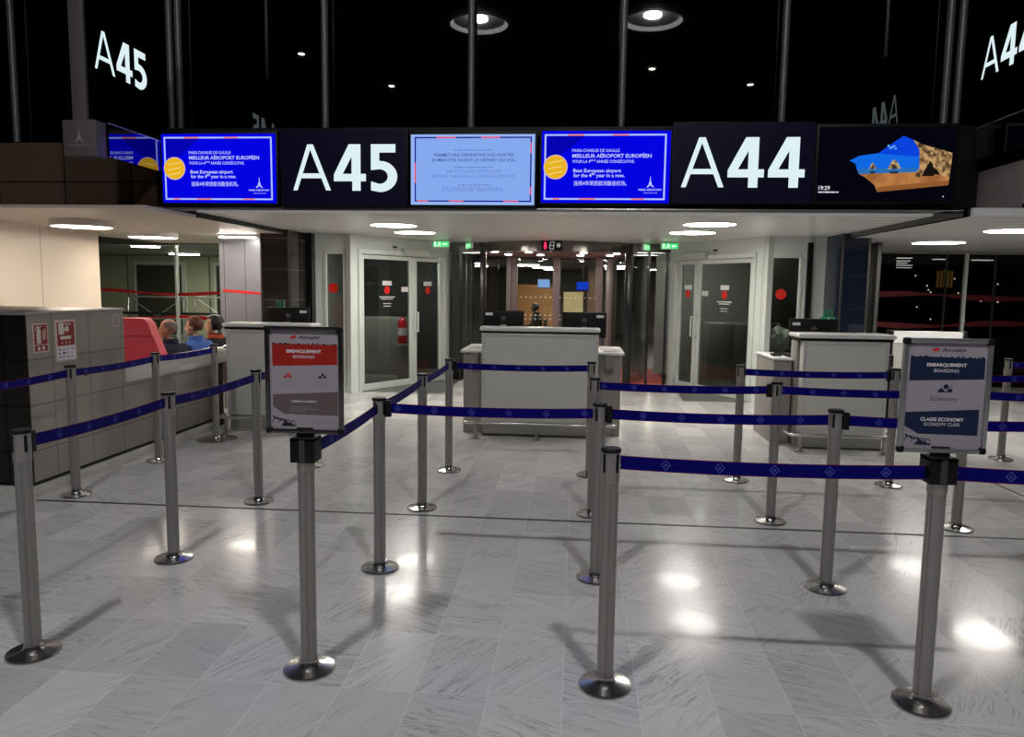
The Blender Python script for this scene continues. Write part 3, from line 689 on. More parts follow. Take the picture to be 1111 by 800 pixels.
b.flat([(X(890), Z(330)), (X(940), Z(405)), (X(920), Z(440)), (X(835), Z(440))], .0032, EM('cave', (22, 16, 14)))
for k in range(5): b.disc(X(585 + k * 13), Z(222 + (k * 17) % 24), .012, .002 + k * .0001, EM('cloud', (90, 160, 236)), 10)
b.build('display', t)
b = MB(); mw_ = EM('white', (226, 226, 236)); b.text('19:29', X(95), Z(540), 28 / 540 * Hh, .003, mw_, w=X(178) - X(95), bold=.01)
x = 94; k = 0
while x < 236: b.rect(X(x), X(min(242, x + (30, 8, 40)[k % 3])), Z(562), Z(553), .003, mw_); x += (34, 12, 44)[k % 3]; k += 1
b.rect(X(996), X(1002), Z(592), Z(582), .003, mw_); b.build('lettering', t)

# signs that stand out from the front, with a mirror panel below and a mast at the near end
M_MAST = mat('mast_grey', (104, 98, 98), .45, .1); M_EMB = mat('mast_emblem', (170, 160, 158), .5)
def side_sign(label, txt, loc, rz, base, tx, near_right):
    t = thing('projecting_gate_sign', label, 'sign', loc, rz)
    L = 1.12
    MB().box(0, L, 0, .06, .345, 1.75, M_SIGNP, .004).build('panel', t)
    ma, mb_ = (0, .93) if near_right else (.19, L)
    MB().box(ma, mb_, 0, .05, .02, .33, M_MIRROR).build('mirror_panel', t)
    b = MB(); x = tx
    for ch in txt: x += glyph(b, ch, x, base, .37, .003, M_GLYPH, .98)
    b.build('lettering', t)
    MB().box(ma, mb_, -.004, .064, .33, .344, M_CHROME).build('trim_strip', t)
    return t
def mast(label, x0, x1, y):
    t = thing('sign_mast', label, 'mast', ((x0 + x1) / 2, y, 2.8))
    h = (x1 - x0) / 2
    MB().box(-h * .44, h * .44, 0, .12, .32, 5.6, M_MAST, .005).build('post', t)
    MB().box(-h, h, -.02, .14, 0, .33, M_MAST, .006).build('box', t)
    b = MB(); tower(b, 0, .13, .13, 0, M_EMB); b.text('PARIS AÉROPORT', 0, .095, .012, 0, M_EMB, w=.25, align='C', bold=.01); b.build('emblem', t, (0, -.0225, 0))
side_sign('angled dark sign reading A45 projecting at the upper left', 'A45', (-4.5, 6.84, 2.8), PI / 2, .80, .02, False)
side_sign('angled dark sign reading A44 cut by the upper right picture edge', 'A44', (3.92, 8.05, 2.92), -PI / 2, .80, .02, True)
mast('grey mast with an airport emblem box beside the projecting A45 sign', -4.84, -4.51, 6.87)
mast('grey mast at the near end of the projecting A44 sign', 4.06, 4.4, 6.8)

# exit signs under the soffit
M_EXIT = emis('exit_green', (60, 214, 110), 1.3); M_EXITW = emis('exit_white', (235, 255, 240), 1.4)
def exit_sign(x, y, rz, label):
    t = thing('exit_sign', label, 'sign', (x, y, 2.385), rz, 'green exit signs')
    MB().box(-.14, .14, -.02, .02, -.12, -.02, M_WHITE, .005).box(-.02, .02, -.01, .01, -.02, 0, M_WHITE).build('housing', t)
    MB().rect(-.132, .132, -.113, -.027, .0215, M_EXIT).build('panel', t)
    b = MB(); b.disc(-.03, -.042, .009, .023, M_EXITW, 12).flat([(-.04, -.054), (-.015, -.05), (-.02, -.078), (-.04, -.078)], .023, M_EXITW).flat([(-.04, -.078), (-.03, -.078), (-.05, -.108), (-.066, -.106)], .0232, M_EXITW).flat([(-.03, -.078), (-.02, -.075), (.005, -.1), (-.005, -.107)], .0232, M_EXITW).flat([(-.02, -.055), (.008, -.06), (.008, -.067), (-.02, -.063)], .0234, M_EXITW)
    b.flat([(.03, -.07), (.06, -.045), (.06, -.062), (.105, -.062), (.105, -.078), (.06, -.078), (.06, -.095)], .023, M_EXITW).rect(-.11, -.085, -.105, -.035, .023, M_EXITW); b.build('pictogram', t)
exit_sign(-2.24, 12.35, -.12, 'green running man exit sign over the left white doors'); exit_sign(1.46, 12.35, .12, 'green running man exit sign over the right white doors')
exit_sign(-1.83, 12.75, -1.1, 'green exit sign edge-on beside the left portal glass'); exit_sign(1.12, 12.75, 1.1, 'green exit sign edge-on beside the right portal glass')

# ------------------------------------------------------------------ queue barrier posts
def make_post(label, loc, wide=False):
    t = thing('queue_barrier_post', label, 'barrier post', loc, 0, 'steel queue barrier posts')
    k = 1.9 if wide else 1.
    MB().lathe([(0, 0), (.109 * k, 0), (.109 * k, .008), (.106 * k, .013), (.07 * k, .019), (.045, .024), (.038, .034), (.036, .05), (0, .05)], M_BASE, 48).build('base', t)
    pts = []
    for i in range(48):
        a = 2 * PI * i / 48; q = i % 12; r = .0335 - (.005 if q in (0, 1) else 0)
        pts.append((r * math.cos(a + .35), r * math.sin(a + .35)))
    MB().prism(pts, .04, .87, M_STEEL).build('pole', t)
    hd = MB().lathe([(0, .862), (.0345, .862), (.036, .866), (.036, .985), (0, .985)], M_STEEL, 32).build('head', t)
    for i in range(4):
        a = PI / 4 + i * PI / 2 + .3
        MB().box(-.0065, .0065, .0345, .0368, .905, .978, M_BLACK, M=Matrix.Rotation(a, 4, 'Z')).build('slot', hd)
    MB().lathe([(0, .984), (.039, .984), (.041, .988), (.041, .996), (.037, 1.0), (0, 1.0)], M_BLACK, 32).build('cap', t)
    return t
XS = (-3.79, -2.345, -1.10, .14, 1.40, 2.66, 3.9); YS = (2.96, 4.12, 5.32, 6.47)
posts = {}
spec = [
 ('fl', XS[1], YS[0], 'large steel post standing closest to the lower left corner'),
 ('sl', XS[2], YS[0], 'steel post holding the red and grey boarding sign'),
 ('c0', .15, YS[0], 'front steel post in the middle row, closest to the viewer'),
 ('sr', XS[4], YS[0], 'steel post holding the blue economy boarding sign'),
 ('l2', XS[1], YS[1], 'second steel post of the left belt line, in front of the steel cabinet wall'),
 ('l3', XS[1], YS[2], 'third steel post of the left belt line, in front of the left desk'),
 ('l4', XS[1], YS[3], 'steel post hidden almost wholly behind the red boarding sign'),
 ('b1', XS[0], YS[2], 'steel post beside the fire signs of the steel cabinet'),
 ('b2', XS[0], YS[3], 'steel post before the red armchair and low marble wall'),
 ('c1', XS[2], YS[1], 'steel post right of the red boarding sign where three belts meet'),
 ('c2', XS[2], YS[2], 'middle steel post of the belt line left of the central desk'),
 ('c3', XS[2], YS[3], 'rearmost steel post at the left corner of the central desk'),
 ('m1', XS[3], YS[1], 'second steel post of the middle row, right behind the front one'),
 ('m2', XS[3], YS[2], 'third steel post of the middle row'),
 ('m3', XS[3], YS[3], 'rearmost steel post of the middle row, before the central desk'),
 ('r1', XS[4], YS[1], 'steel post left of the blue economy sign with a belt on both sides'),
 ('r2', XS[4], YS[2], 'steel post in front of the right desk\'s side counter, with belts either side'),
 ('r3', XS[4], YS[3], 'slim far steel post before the right white doors'),
 ('q3', XS[5], YS[3], 'steel post just left behind the blue economy sign, before the right desk'),
 ('q2', XS[5], YS[2], 'steel post whose foot shows right below the blue economy sign'),
 ('u', 4.21, 7.68, 'farthest steel post, right of the blue economy sign'),
]
proto = None
for k, x, y, lab in spec:
    if proto is None: proto = make_post(lab, (x, y, 0)); posts[k] = proto
    else: posts[k] = dup(proto, (x, y, 0), random.uniform(-.5, .5) if k not in ('m1', 'c1') else 0, lab)
posts['b3'] = make_post('steel post with a broad round foot at the end of the low marble wall', (-3.73, 7.46, 0), True)
GX = 'barrier posts just outside the picture'
for k, x, y in (('o1', XS[0], YS[1]), ('o2', XS[5], YS[0]), ('o3', XS[5], YS[1]), ('o4', XS[6], YS[2]), ('o5', XS[6], YS[3]), ('o6', 5.5, 7.7)):
    posts[k] = dup(proto, (x, y, 0), 0, 'steel post standing outside the picture at the end of a belt', GX)

def belt(a, b, label, clip=None, sag=.012):
    """retractable belt from post a to post b; clip: which end carries the black end piece"""
    A, B = Vector(posts[a].location[:2]), Vector(posts[b].location[:2])
    d = (B - A).normalized(); A2 = A + d * .0375; B2 = B - d * .0375; L = (B2 - A2).length
    me = bpy.data.meshes.new('belt_strap'); bm = bmesh.new(); uvl = bm.loops.layers.uv.new('UVMap'); n = 16; rows = []
    nrm = Vector((-d.y, d.x)) * .0009; u0 = random.random() * .2
    for i in range(n + 1):
        s_ = i / n; p = A2.lerp(B2, s_) - A2; z = .942 - 4 * sag * s_ * (1 - s_)
        rows.append([bm.verts.new((p.x + o_.x, p.y + o_.y, z + h)) for o_ in (nrm, -nrm) for h in (-.028, .028)])
    for i in range(n):
        r0, r1 = rows[i], rows[i + 1]
        for q, vv in (((0, 1), (0, 1)), ((3, 2), (1, 0)), ((1, 3), (1, 1)), ((2, 0), (0, 0))):
            f = bm.faces.new((r0[q[0]], r1[q[0]], r1[q[1]], r0[q[1]]))
            for lp, (uu, v_) in zip(f.loops, ((i, vv[0]), (i + 1, vv[0]), (i + 1, vv[1]), (i, vv[1]))): lp[uvl].uv = (u0 + uu / n * L, v_)
    bmesh.ops.recalc_face_normals(bm, faces=bm.faces)
    bm.to_mesh(me); bm.free(); me.materials.append(M_BELT)
    t = thing('barrier_belt', label, 'belt', (A2.x, A2.y, 0), 0, 'blue barrier belts')
    o = bpy.data.objects.new('strap', me); COL.objects.link(o); o.parent = t
    if clip:
        P = (A2 if clip == 'a' else B2) - A2; s_ = 1 if clip == 'a' else -1
        an = math.atan2(d.y * s_, d.x * s_)
        c = MB().box(-.002, .032, -.016, .016, .892, .985, M_BLACK, .004).build('end_clip', t); c.location = (P.x, P.y, 0); c.rotation_euler = (0, 0, an)
belt('fl', 'l2', 'blue belt rising from the lower left post to the next post', 'a'); belt('l2', 'l3', 'blue belt crossing in front of the steel cabinet wall towards the left desk'); belt('l3', 'l4', 'short bit of blue belt running behind the red boarding sign')
belt('o1', 'b1', 'blue belt leaving the picture at the left edge past the fire signs'); belt('b1', 'b2', 'blue belt below the fire signs and red armchair'); belt('b2', 'b3', 'blue belt in front of the three seated passengers')
belt('sl', 'c1', 'blue belt from the red boarding sign back to the three-belt post'); belt('c1', 'c2', 'short blue belt going back from the three-belt post'); belt('c2', 'c3', 'farthest short blue belt rising to the central desk corner')
belt('c3', 'm3', 'blue belt crossing the upper part of the central desk', 'a'); belt('c1', 'm1', 'blue belt crossing the lower part of the central desk', 'a'); belt('m1', 'r1', 'blue belt from the second middle post across to the right, before the right doors', 'a')
belt('r1', 'o3', 'blue belt passing behind the lower half of the economy sign', 'a'); belt('m2', 'r2', 'blue belt below the right white doors', 'b'); belt('r2', 'q2', 'blue belt across the middle of the right desk'); belt('q2', 'o4', 'middle one of the blue belts right of the economy sign')
belt('r3', 'q3', 'blue belt across the upper part of the right desk', 'b'); belt('q3', 'o5', 'blue belt emerging right of the economy sign just under the topmost belt'); belt('c0', 'sr', 'nearest blue belt, from the front middle post to the economy sign post'); belt('sr', 'o2', 'nearest blue belt leaving the picture at the right edge'); belt('u', 'o6', 'topmost short blue belt at the far right post')

# boarding signs clamped on two posts
M_NAVY = mat('print_navy', (0, 26, 62), .5); M_PRED = mat('print_red', (158, 22, 6), .5); M_PGREY = mat('print_taupe', (96, 84, 84), .5); M_PBLK = mat('print_black', (26, 26, 34), .5); M_PRED2 = mat('print_crimson', (196, 30, 40), .5); M_PTXT = mat('print_white', (226, 222, 228), .5); M_PFAINT = mat('print_faint', (150, 140, 150), .5)
def hibiscus(b, cx, z, s_, d, m):
    b.flat([(cx - s_, z), (cx + .15 * s_, z), (cx - .45 * s_, z + .62 * s_), (cx - .8 * s_, z + .4 * s_)], d, m); b.flat([(cx + .15 * s_, z), (cx + .9 * s_, z + .05 * s_), (cx + s_, z + .42 * s_), (cx + .5 * s_, z + .62 * s_)], d, m)
    b.disc(cx + .1 * s_, z + .78 * s_, .34 * s_, d + .0002, m, 14); b.flat([(cx + .6 * s_, z + .7 * s_), (cx + .66 * s_, z + .66 * s_), (cx + 1.15 * s_, z + 1.25 * s_), (cx + 1.1 * s_, z + 1.27 * s_)], d, m)
def board_sign(label, loc, dx, kind, tilt):
    t = thing('boarding_sign', label, 'sign', loc, tilt)
    W, Hh = .325, .44; x0 = -W / 2 + dx; z0 = .035
    M_FR = mat('snap_frame_dark', (92, 90, 92), .25, .9) if kind == 'red' else mat('snap_frame_aluminium', (160, 160, 160), .3, .7)
    b = MB(); f = .018
    b.box(x0, x0 + f, -.012, .008, z0, z0 + Hh, M_FR, .004).box(x0 + W - f, x0 + W, -.012, .008, z0, z0 + Hh, M_FR, .004).box(x0 + f, x0 + W - f, -.012, .008, z0, z0 + f, M_FR, .004).box(x0 + f, x0 + W - f, -.012, .008, z0 + Hh - f, z0 + Hh, M_FR, .004)
    fr = b.build('frame', t)
    for cx in (x0 + .0125, x0 + W - .0125):
        for cz in (z0 + .0125, z0 + Hh - .0125): MB().box(cx - .0135, cx + .0135, -.0145, .010, cz - .0135, cz + .0135, M_BLACK, .007, 3).build('corner', fr)
    MB().box(x0 + .01, x0 + W - .01, .0, .006, z0 + .01, z0 + Hh - .01, M_WHITE).build('backing', t)
    pw, ph = W - 2 * f, Hh - 2 * f; px, pz = x0 + f, z0 + f
    X = lambda u: px + u * pw
    Z = lambda v: pz + v * ph
    b = MB(); b.rect(px, px + pw, pz, pz + ph, .002, M_PAPER)
    top, accent = (M_PRED, M_PGREY) if kind == 'red' else (M_NAVY, M_NAVY)
    b.flat([(X(.04), Z(.64)), (X(.98), Z(.665)), (X(.98), Z(.86)), (X(.04), Z(.872))], .0025, top)
    k = 0; u = .04
    rn = random.Random(5)
    while u < .94: w_ = .02 + rn.random() * .04; b.flat([(X(u), Z(.862)), (X(u + w_), Z(.86)), (X(u + w_ * .8), Z(.866 + rn.random() * .018)), (X(u + w_ * .2), Z(.872 + rn.random() * .012))], .0027, M_PBLK if kind == 'red' else top); u += w_ + rn.random() * .05
    b.flat([(X(.04), Z(.155)), (X(.98), Z(.145)), (X(.98), Z(.39)), (X(.04), Z(.352))] if kind == 'red' else [(X(.2), Z(.135)), (X(.95), Z(.13)), (X(.95), Z(.38)), (X(.02), Z(.34)), (X(.02), Z(.21))], .0025, accent)
    b.flat([(X(.04), Z(.155)), (X(.22), Z(.15)), (X(.04), Z(.225))], .0028, M_PAPER) if kind == 'red' else None
    for i in range(4): b.ring(X(.10 + .075 * i), Z(.06), .022 - .0035 * i, .003, .003, M_NAVY if kind != 'red' else M_PBLK, 12, 0 if i else .4, PI)
    for i in range(7): b.flat([(X(.03 + .05 * i), Z(.135 - .014 * i)), (X(.065 + .05 * i), Z(.128 - .014 * i)), (X(.075 + .05 * i), Z(.098 - .012 * i)), (X(.05 + .05 * i), Z(.105 - .012 * i))], .003 + i * .00003, M_NAVY if kind != 'red' else M_PBLK)
    b.flat([(X(.15), Z(.03)), (X(.38), Z(.03)), (X(.3), Z(.055)), (X(.2), Z(.07))], .0032, M_NAVY if kind != 'red' else M_PBLK)
    b.build('poster', t)
    b = MB()
    b.text('Aircalin', X(.42), Z(.92), .0135, .003, M_PBLK, w=.31 * pw, shear=.25, bold=.012)
    b.disc(X(.33), Z(.935), .0062, .003, M_PRED2, 12).disc(X(.37), Z(.94), .0062, .0032, M_PRED2, 12).disc(X(.37), Z(.932), .0045, .0034, M_PRED2, 12)
    b.text('EMBARQUEMENT', X(.5), Z(.78), .0125, .0035, M_PTXT, w=.5 * pw, align='C', bold=.03); b.text('BOARDING', X(.5), Z(.725), .0125, .0035, M_PTXT, w=.31 * pw, align='C')
    if kind == 'red':
        hibiscus(b, X(.26), Z(.525), .018, .003, M_PRED2); hibiscus(b, X(.76), Z(.525), .018, .003, M_NAVY)
        for (u0, u1, v) in ((.16, .38, .485), (.17, .37, .445), (.62, .87, .485), (.63, .84, .445), (.28, .58, .225), (.28, .72, .202), (.28, .5, .18)):
            u = u0; k = 0
            while u < u1 - .01: b.rect(X(u), X(min(u1, u + (.05, .03, .07)[k % 3])), Z(v), Z(v + (.012 if v > .4 else .007)), .003, M_PFAINT); u += (.06, .04, .085)[k % 3]; k += 1
        b.ring(X(.51), Z(.525), .013, .0012, .003, M_PFAINT, 4, PI / 4, 2 * PI + PI / 4)
        b.text("L'EMBARQUEMENT", X(.3), Z(.275), .0085, .0035, M_PTXT, w=.38 * pw, bold=.01)
    else:
        hibiscus(b, X(.5), Z(.535), .028, .003, M_NAVY)
        b.text('Economy', X(.5), Z(.455), .0175, .003, mat('print_slate', (74, 82, 100), .5), w=.36 * pw, align='C', shear=.2)
        b.text('CLASSE ECONOMY', X(.49), Z(.262), .0125, .0035, M_PTXT, w=.55 * pw, align='C', bold=.03); b.text('ECONOMY CLASS', X(.49), Z(.215), .0125, .0035, M_PTXT, w=.45 * pw, align='C')
    u = .55; k = 0
    while u < .92: b.rect(X(u), X(u + (.05, .03, .06)[k % 3]), Z(.078), Z(.084), .003, M_PFAINT); u += (.058, .036, .07)[k % 3]; k += 1
    b.build('lettering', t)
    # black clamp that drops over the post head
    b = MB(); b.box(-.042, .042, -.044, -.0385, -.08, .02, M_BLACK, .002).box(-.05, .05, .0395, .05, -.08, .02, M_BLACK, .002).box(-.05, -.042, -.044, .05, -.08, .02, M_BLACK, .002).box(.042, .05, -.044, .05, -.08, .02, M_BLACK, .002).box(-.05, .05, -.044, .05, .006, .022, M_BLACK, .002)
    b.box(-.035, .035, -.008, .012, .02, .06, M_BLACK, .003).build('clamp', t)
    MB().box(-.012, .012, -.0455, -.044, -.075, .015, M_STEELD).build('clamp_screw_plate', t)
board_sign('red and grey boarding sign in a metal frame on its post', (XS[2], YS[0], .985), .0, 'red', 0)
board_sign('navy and white economy boarding sign in a metal frame on its post', (XS[4], YS[0], .985), .0, 'blue', 0)

# ------------------------------------------------------------------ desks
def foot_rail(label, x0, x1, y, feet, yback=.25):
    t = thing('foot_rail', label, 'rail', (x0, y, 0), 0, 'low foot rails before the desks')
    L = x1 - x0
    pts = [(0, yback, .17), (0, .05, .17)] + [(.05 - .05 * math.cos(a), .05 - .05 * math.sin(a), .17) for a in (PI / 6, PI / 3, PI / 2)] + [(L - .05 + .05 * math.sin(a), .05 - .05 * math.cos(a), .17) for a in (0, PI / 6, PI / 3, PI / 2)] + [(L, yback, .17)]
    MB().tube(pts, .016, M_CHROME, 12).build('rail', t)
    for f in feet:
        MB().cyl((f - x0, 0, 0), (f - x0, 0, .165), .019, M_STEEL, 14).lathe([(0, 0), (.05, 0), (.05, .006), (.0, .008)], M_STEEL, 20, cx=f - x0).build('foot', t)
def front_panel(t, x0, x1, y0, y1, z1, name='front_panel'):
    b = MB(); b.box(x0, x1, y0, y1, .16, z1, M_DESK, .006); f = .035
    b.box(x0, x0 + f, y0 - .008, y0 + .01, .16, z1, M_DESKF, .003).box(x1 - f, x1, y0 - .008, y0 + .01, .16, z1, M_DESKF, .003).box(x0 + f, x1 - f, y0 - .008, y0 + .01, z1 - f, z1, M_DESKF, .003).box(x0 + f, x1 - f, y0 - .008, y0 + .01, .16, .19, M_DESKF, .003)
    p = b.build(name, t)
    MB().box(x0 + .01, x1 - .01, y0 + .02, y1, 0, .16, M_DESKD).build('plinth', t)
def top_bar(t, x0, x1, y0, y1, z0, z1): 
    MB().box(x0 + .02, x1 - .02, y0 + .03, y1 - .02, z0 - .025, z0, M_BLACK).build('shadow_gap', t); MB().box(x0, x1, y0, y1, z0, z1, M_DESKTOP, .018, 3).build('top', t)
def monitor(x, y, z, label, rz=0, w=.49, h=.29, tag_left=True, zc=.3):
    t = thing('computer_monitor', label, 'monitor', (x, y, z), rz)
    MB().box(-w / 2, w / 2, 0, .035, zc - h / 2, zc + h / 2, M_BLACK, .008).build('casing', t)
    MB().rect(-w / 2 + .01, w / 2 - .01, -zc - h / 2 + .01, 0, 0, M_BLACKG)if False else None
    MB().box(-w / 2 + .015, w / 2 - .015, .0345, .0365, zc - h / 2 + .015, zc + h / 2 - .015, emis('monitor_glow', (60, 70, 90), .4)).build('display', t)
    b = MB(); b.ring(0, zc + .055, .026, .004, .001, M_STEEL, 20); b.rect(-.018, .018, zc + .051, zc + .059, .001, M_STEEL); b.rect(-.022, .022, zc - .0, zc + .008, .001, M_STEELD); b.build('emblem', t)
    sx = -w / 2 + .07 if tag_left else w / 2 - .07
    MB().rect(sx - .042, sx + .042, zc + .085, zc + .115, .001, M_PTXT).build('sticker', t)
    MB().box(-.035, .035, -.045, -.002, zc - .12, zc - .02, M_STEEL, .008).box(-.03, .03, -.05, -.02, .015, zc - .06, M_STEEL, .006).box(-.11, .11, -.1, .1, 0, .016, M_STEEL, .006).build('stand', t)
# central desk
d = thing('boarding_desk', 'grey boarding desk in the centre with two monitors behind its tall panel', 'desk', (0, 8.1, 0))
front_panel(d, -1.02, .245, .0, .12, 1.13); top_bar(d, -1.04, .26, -.03, .2, 1.155, 1.2)
MB().box(-1.24, .50, .14, .95, .0, .9, M_DESKD, .006).build('body', d)
for (a, b_) in ((-1.27, -1.0), (.25, .53)):
    b = MB(); b.box(a, b_, .1, 1.0, .905, .935, M_DESKTOP, .008); p = b.build('side_shelf', d)
    MB().box((a + b_) / 2 - .09, (a + b_) / 2 + .09, .2, .6, .934, .938, M_DESKD).build('recess', p)
    MB().cyl(((a + b_) / 2 + (.03 if a < 0 else -.03), .09, .76), ((a + b_) / 2 + (.03 if a < 0 else -.03), .09, .9), .045, M_STEEL, 16).build('cup_holder', p)
MB().box(-.99, .24, .14, 1.0, .905, .93, M_DESKTOP, .006).build('worktop', d)
foot_rail('low steel foot rail before the central desk', -1.2, .44, 7.93, (-1.06, -.4, .3))
monitor(-.835, 8.6, .93, 'left black monitor seen from behind on the central desk', 0, .47, .28, True, .29)
monitor(.09, 8.6, .93, 'right black monitor seen from behind on the central desk', 0, .5, .29, False, .28)
# right desk
d = thing('boarding_desk', 'grey boarding desk on the right, left of the economy sign', 'desk', (0, 7.92, 0))
front_panel(d, 2.33, 3.18, 0, .12, 1.12); top_bar(d, 2.27, 3.24, -.03, .36, 1.15, 1.195)
MB().box(2.3, 3.18, .13, .34, 0, 1.12, M_DESKD, .006).build('body', d); MB().box(2.3, 3.18, .345, .95, .74, .79, M_DESKTOP, .006).build('worktop', d); MB().box(2.32, 3.16, .345, .9, 0, .735, M_DESKD).build('cabinet', d)
MB().box(3.185, 3.25, .05, .16, .86, .99, M_STEELD, .006).build('card_reader', d)
foot_rail('low steel foot rail before the right desk', 2.2, 3.24, 7.75, (2.3, 3.12))
c = thing('side_counter', 'low grey side counter attached left of the right desk', 'counter', (0, 0, 0))
MB().box(2.1, 2.285, 8.14, 8.92, .0, .89, M_DESKD, .005).build('body', c); MB().box(2.09, 2.29, 8.12, 8.95, .895, .92, M_DESKTOP, .006).build('top', c)
s_ = thing('barcode_scanner', 'small black scanner lying on the low side counter', 'scanner', (2.19, 8.4, .92), .5)
MB().box(-.06, .06, -.02, .02, 0, .022, M_BLACK, .008).build('handle', s_); MB().box(-.03, .03, .015, .07, .004, .03, M_BLACK, .006).build('head', s_)
monitor(2.6, 8.5, .79, 'black monitor seen from behind on the right desk', 0, .52, .32, True, .38)
# left desk
d = thing('boarding_desk', 'grey boarding desk on the left, partly behind the red sign', 'desk', (0, 8.05, 0))
front_panel(d, -3.88, -2.95, 0, .12, 1.12); top_bar(d, -3.92, -2.9, -.03, .3, 1.15, 1.195)
MB().box(-3.88, -2.95, .13, .3, 0, 1.12, M_DESKD, .006).build('body', d); MB().box(-3.88, -2.95, .305, .95, .74, .79, M_DESKTOP, .006).build('worktop', d); MB().box(-3.86, -2.97, .305, .9, 0, .735, M_DESKD).build('cabinet', d)
foot_rail('low steel foot rail before the left desk', -3.9, -2.95, 7.82, (-3.8, -3.05), .2)
monitor(-3.36, 8.55, .79, 'black monitor seen from behind on the left desk', 0, .5, .3, False, .42)
# desk behind the economy sign
d = thing('boarding_desk', 'far grey desk with a bright white top panel behind the economy sign', 'desk', (0, 9.5, 0))
front_panel(d, 3.84, 4.66, 0, .1, 1.16); MB().box(3.84, 4.66, .1, .6, 0, 1.0, M_DESKD, .006).build('body', d)
MB().box(3.86, 4.64, -.012, -.004, 1.02, 1.155, emis('white_glow', (245, 240, 232), .8)).build('glowing_panel', d)  # white panel that emits a white glow of its own
for x in (3.82, 4.68): MB().box(x - .02, x + .02, -.03, .1, 0, 1.17, M_BLACK, .004).build('side_post', d)

# green plates on the columns
for (x, y, lab) in ((-3.86, 9.55, 'green emergency push plate standing above the left desk monitor'), (3.1, 9.6, 'green emergency push plate standing above the right desk monitor')):
    t = thing('emergency_plate', lab, 'sign', (x, y, 0))
    gm = mat('safety_green', (22, 132, 90), .45)
    MB().cyl((0, .02, 0), (0, .02, 1.2), .02, M_BLACK, 10).build('stand', t)
    MB().box(-.085, .085, -.015, .03, 1.2, 1.32, gm, .005).box(-.055, .055, -.01, .03, 1.325, 1.41, mat('safety_green_dark', (34, 92, 74), .45), .004).build('plate', t)
    b = MB(); b.flat([(-.02, 1.24), (.06, 1.25), (.05, 1.275), (-.01, 1.285)], .0155, M_PTXT).disc(0, 1.295, .012, .0155, M_PTXT, 12); b.build('pictogram', t)

# ------------------------------------------------------------------ steel cabinet, low wall
c = thing('fire_equipment_cabinet', 'tall steel-clad cabinet with fire signs at the left edge', 'cabinet', (0, 0, 0))
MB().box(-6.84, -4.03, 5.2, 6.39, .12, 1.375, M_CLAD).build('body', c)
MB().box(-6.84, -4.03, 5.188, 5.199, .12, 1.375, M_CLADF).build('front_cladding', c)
MB().box(-6.84, -4.02, 5.18, 6.4, 1.376, 1.4, M_STEEL, .004).build('top', c)
MB().box(-6.84, -4.035, 5.2, 6.39, .09, .119, M_BLACK).build('shadow_gap', c)
MB().box(-6.84, -4.0, 5.165, 6.39, 0, .09, M_SLAB).build('plinth', c)
MB().lathe([(0, 0), (.014, 0), (.014, .01), (0, .012)], M_BLACK, 12, M=Matrix.Translation((-4.03, 5.84, .87)) @ Matrix.Rotation(PI / 2, 4, 'Y')).build('lock', c)
def wall_sign(label, y0, y1, z0, z1, fn, cat='sign', name='fire_sign'):
    t = thing(name, label, cat, (-4.027, y0, z0), PI / 2)
    W, Hh = y1 - y0, z1 - z0
    MB().box(0, W, 0, .003, 0, Hh, mat('sign_pale_rim', (214, 190, 178), .4)).build('plate', t)
    b = MB(); fn(b, W, Hh); b.build('pictogram', t, (0, -.0005, 0))
SR = mat('sign_red', (140, 6, 16), .4); SW = mat('sign_cream', (222, 214, 196), .4); SK = mat('sign_ink', (60, 58, 62), .5)
def ext_sign(b, W, Hh):
    X = lambda u: u * W
    Z = lambda v: v * Hh
    b.rect(X(.07), X(.93), Z(.28), Z(.95), .0005, SR).rect(X(.07), X(.93), Z(.05), Z(.25), .0005, SR)
    b.flat([(X(.22), Z(.31)), (X(.5), Z(.31)), (X(.5), Z(.76)), (X(.44), Z(.82)), (X(.28), Z(.82)), (X(.22), Z(.76))], .001, SW).rect(X(.3), X(.42), Z(.82), Z(.88), .001, SW).flat([(X(.12), Z(.78)), (X(.2), Z(.9)), (X(.55), Z(.9)), (X(.55), Z(.87)), (X(.24), Z(.86)), (X(.16), Z(.76))], .0012, SW)
    for k in range(4): b.flat([(X(.62), Z(.4 + k * .09)), (X(.84), Z(.5 + k * .09)), (X(.84), Z(.54 + k * .09)), (X(.62), Z(.45 + k * .09))], .001, SW)
    b.disc(X(.34), Z(.14), .016, .001, SW, 10).flat([(X(.3), Z(.2)), (X(.44), Z(.12)), (X(.4), Z(.1))], .0012, SW).disc(X(.64), Z(.15), .016, .001, SW, 10)
def hose_sign(b, W, Hh):
    X = lambda u: u * W
    Z = lambda v: v * Hh
    b.rect(X(.08), X(.92), Z(.38), Z(.95), .0005, SR)
    b.rect(X(.15), X(.42), Z(.65), Z(.93), .001, SW).disc(X(.56), Z(.78), W * .1, .001, SW, 14).rect(X(.42), X(.52), Z(.75), Z(.8), .0012, SW).rect(X(.22), X(.74), Z(.53), Z(.61), .001, SW)
    b.text('RIA', X(.48), Z(.87), .018, .001, SW, w=W * .3, bold=.02)
    for k in range(3): b.disc(X(.3 + k * .18), Z(.45), .008, .001, SW, 10)
    b.rect(X(.06), X(.94), Z(.04), Z(.36), .0007, M_PTXT)
    rn = random.Random(2)
    for k in range(12): x = .12 + (k % 4) * .2; z = .09 + (k // 4) * .09; b.rect(X(x), X(x + .05 + rn.random() * .08), Z(z), Z(z + .025 + rn.random() * .02), .001, SK if rn.random() > .4 else M_PFAINT)
wall_sign('small red fire extinguisher sign on the steel cabinet', 5.26, 5.42, 1.09, 1.31, ext_sign)
wall_sign('taller red and white fire hose sign on the steel cabinet', 5.5, 5.74, 1.0, 1.325, hose_sign)
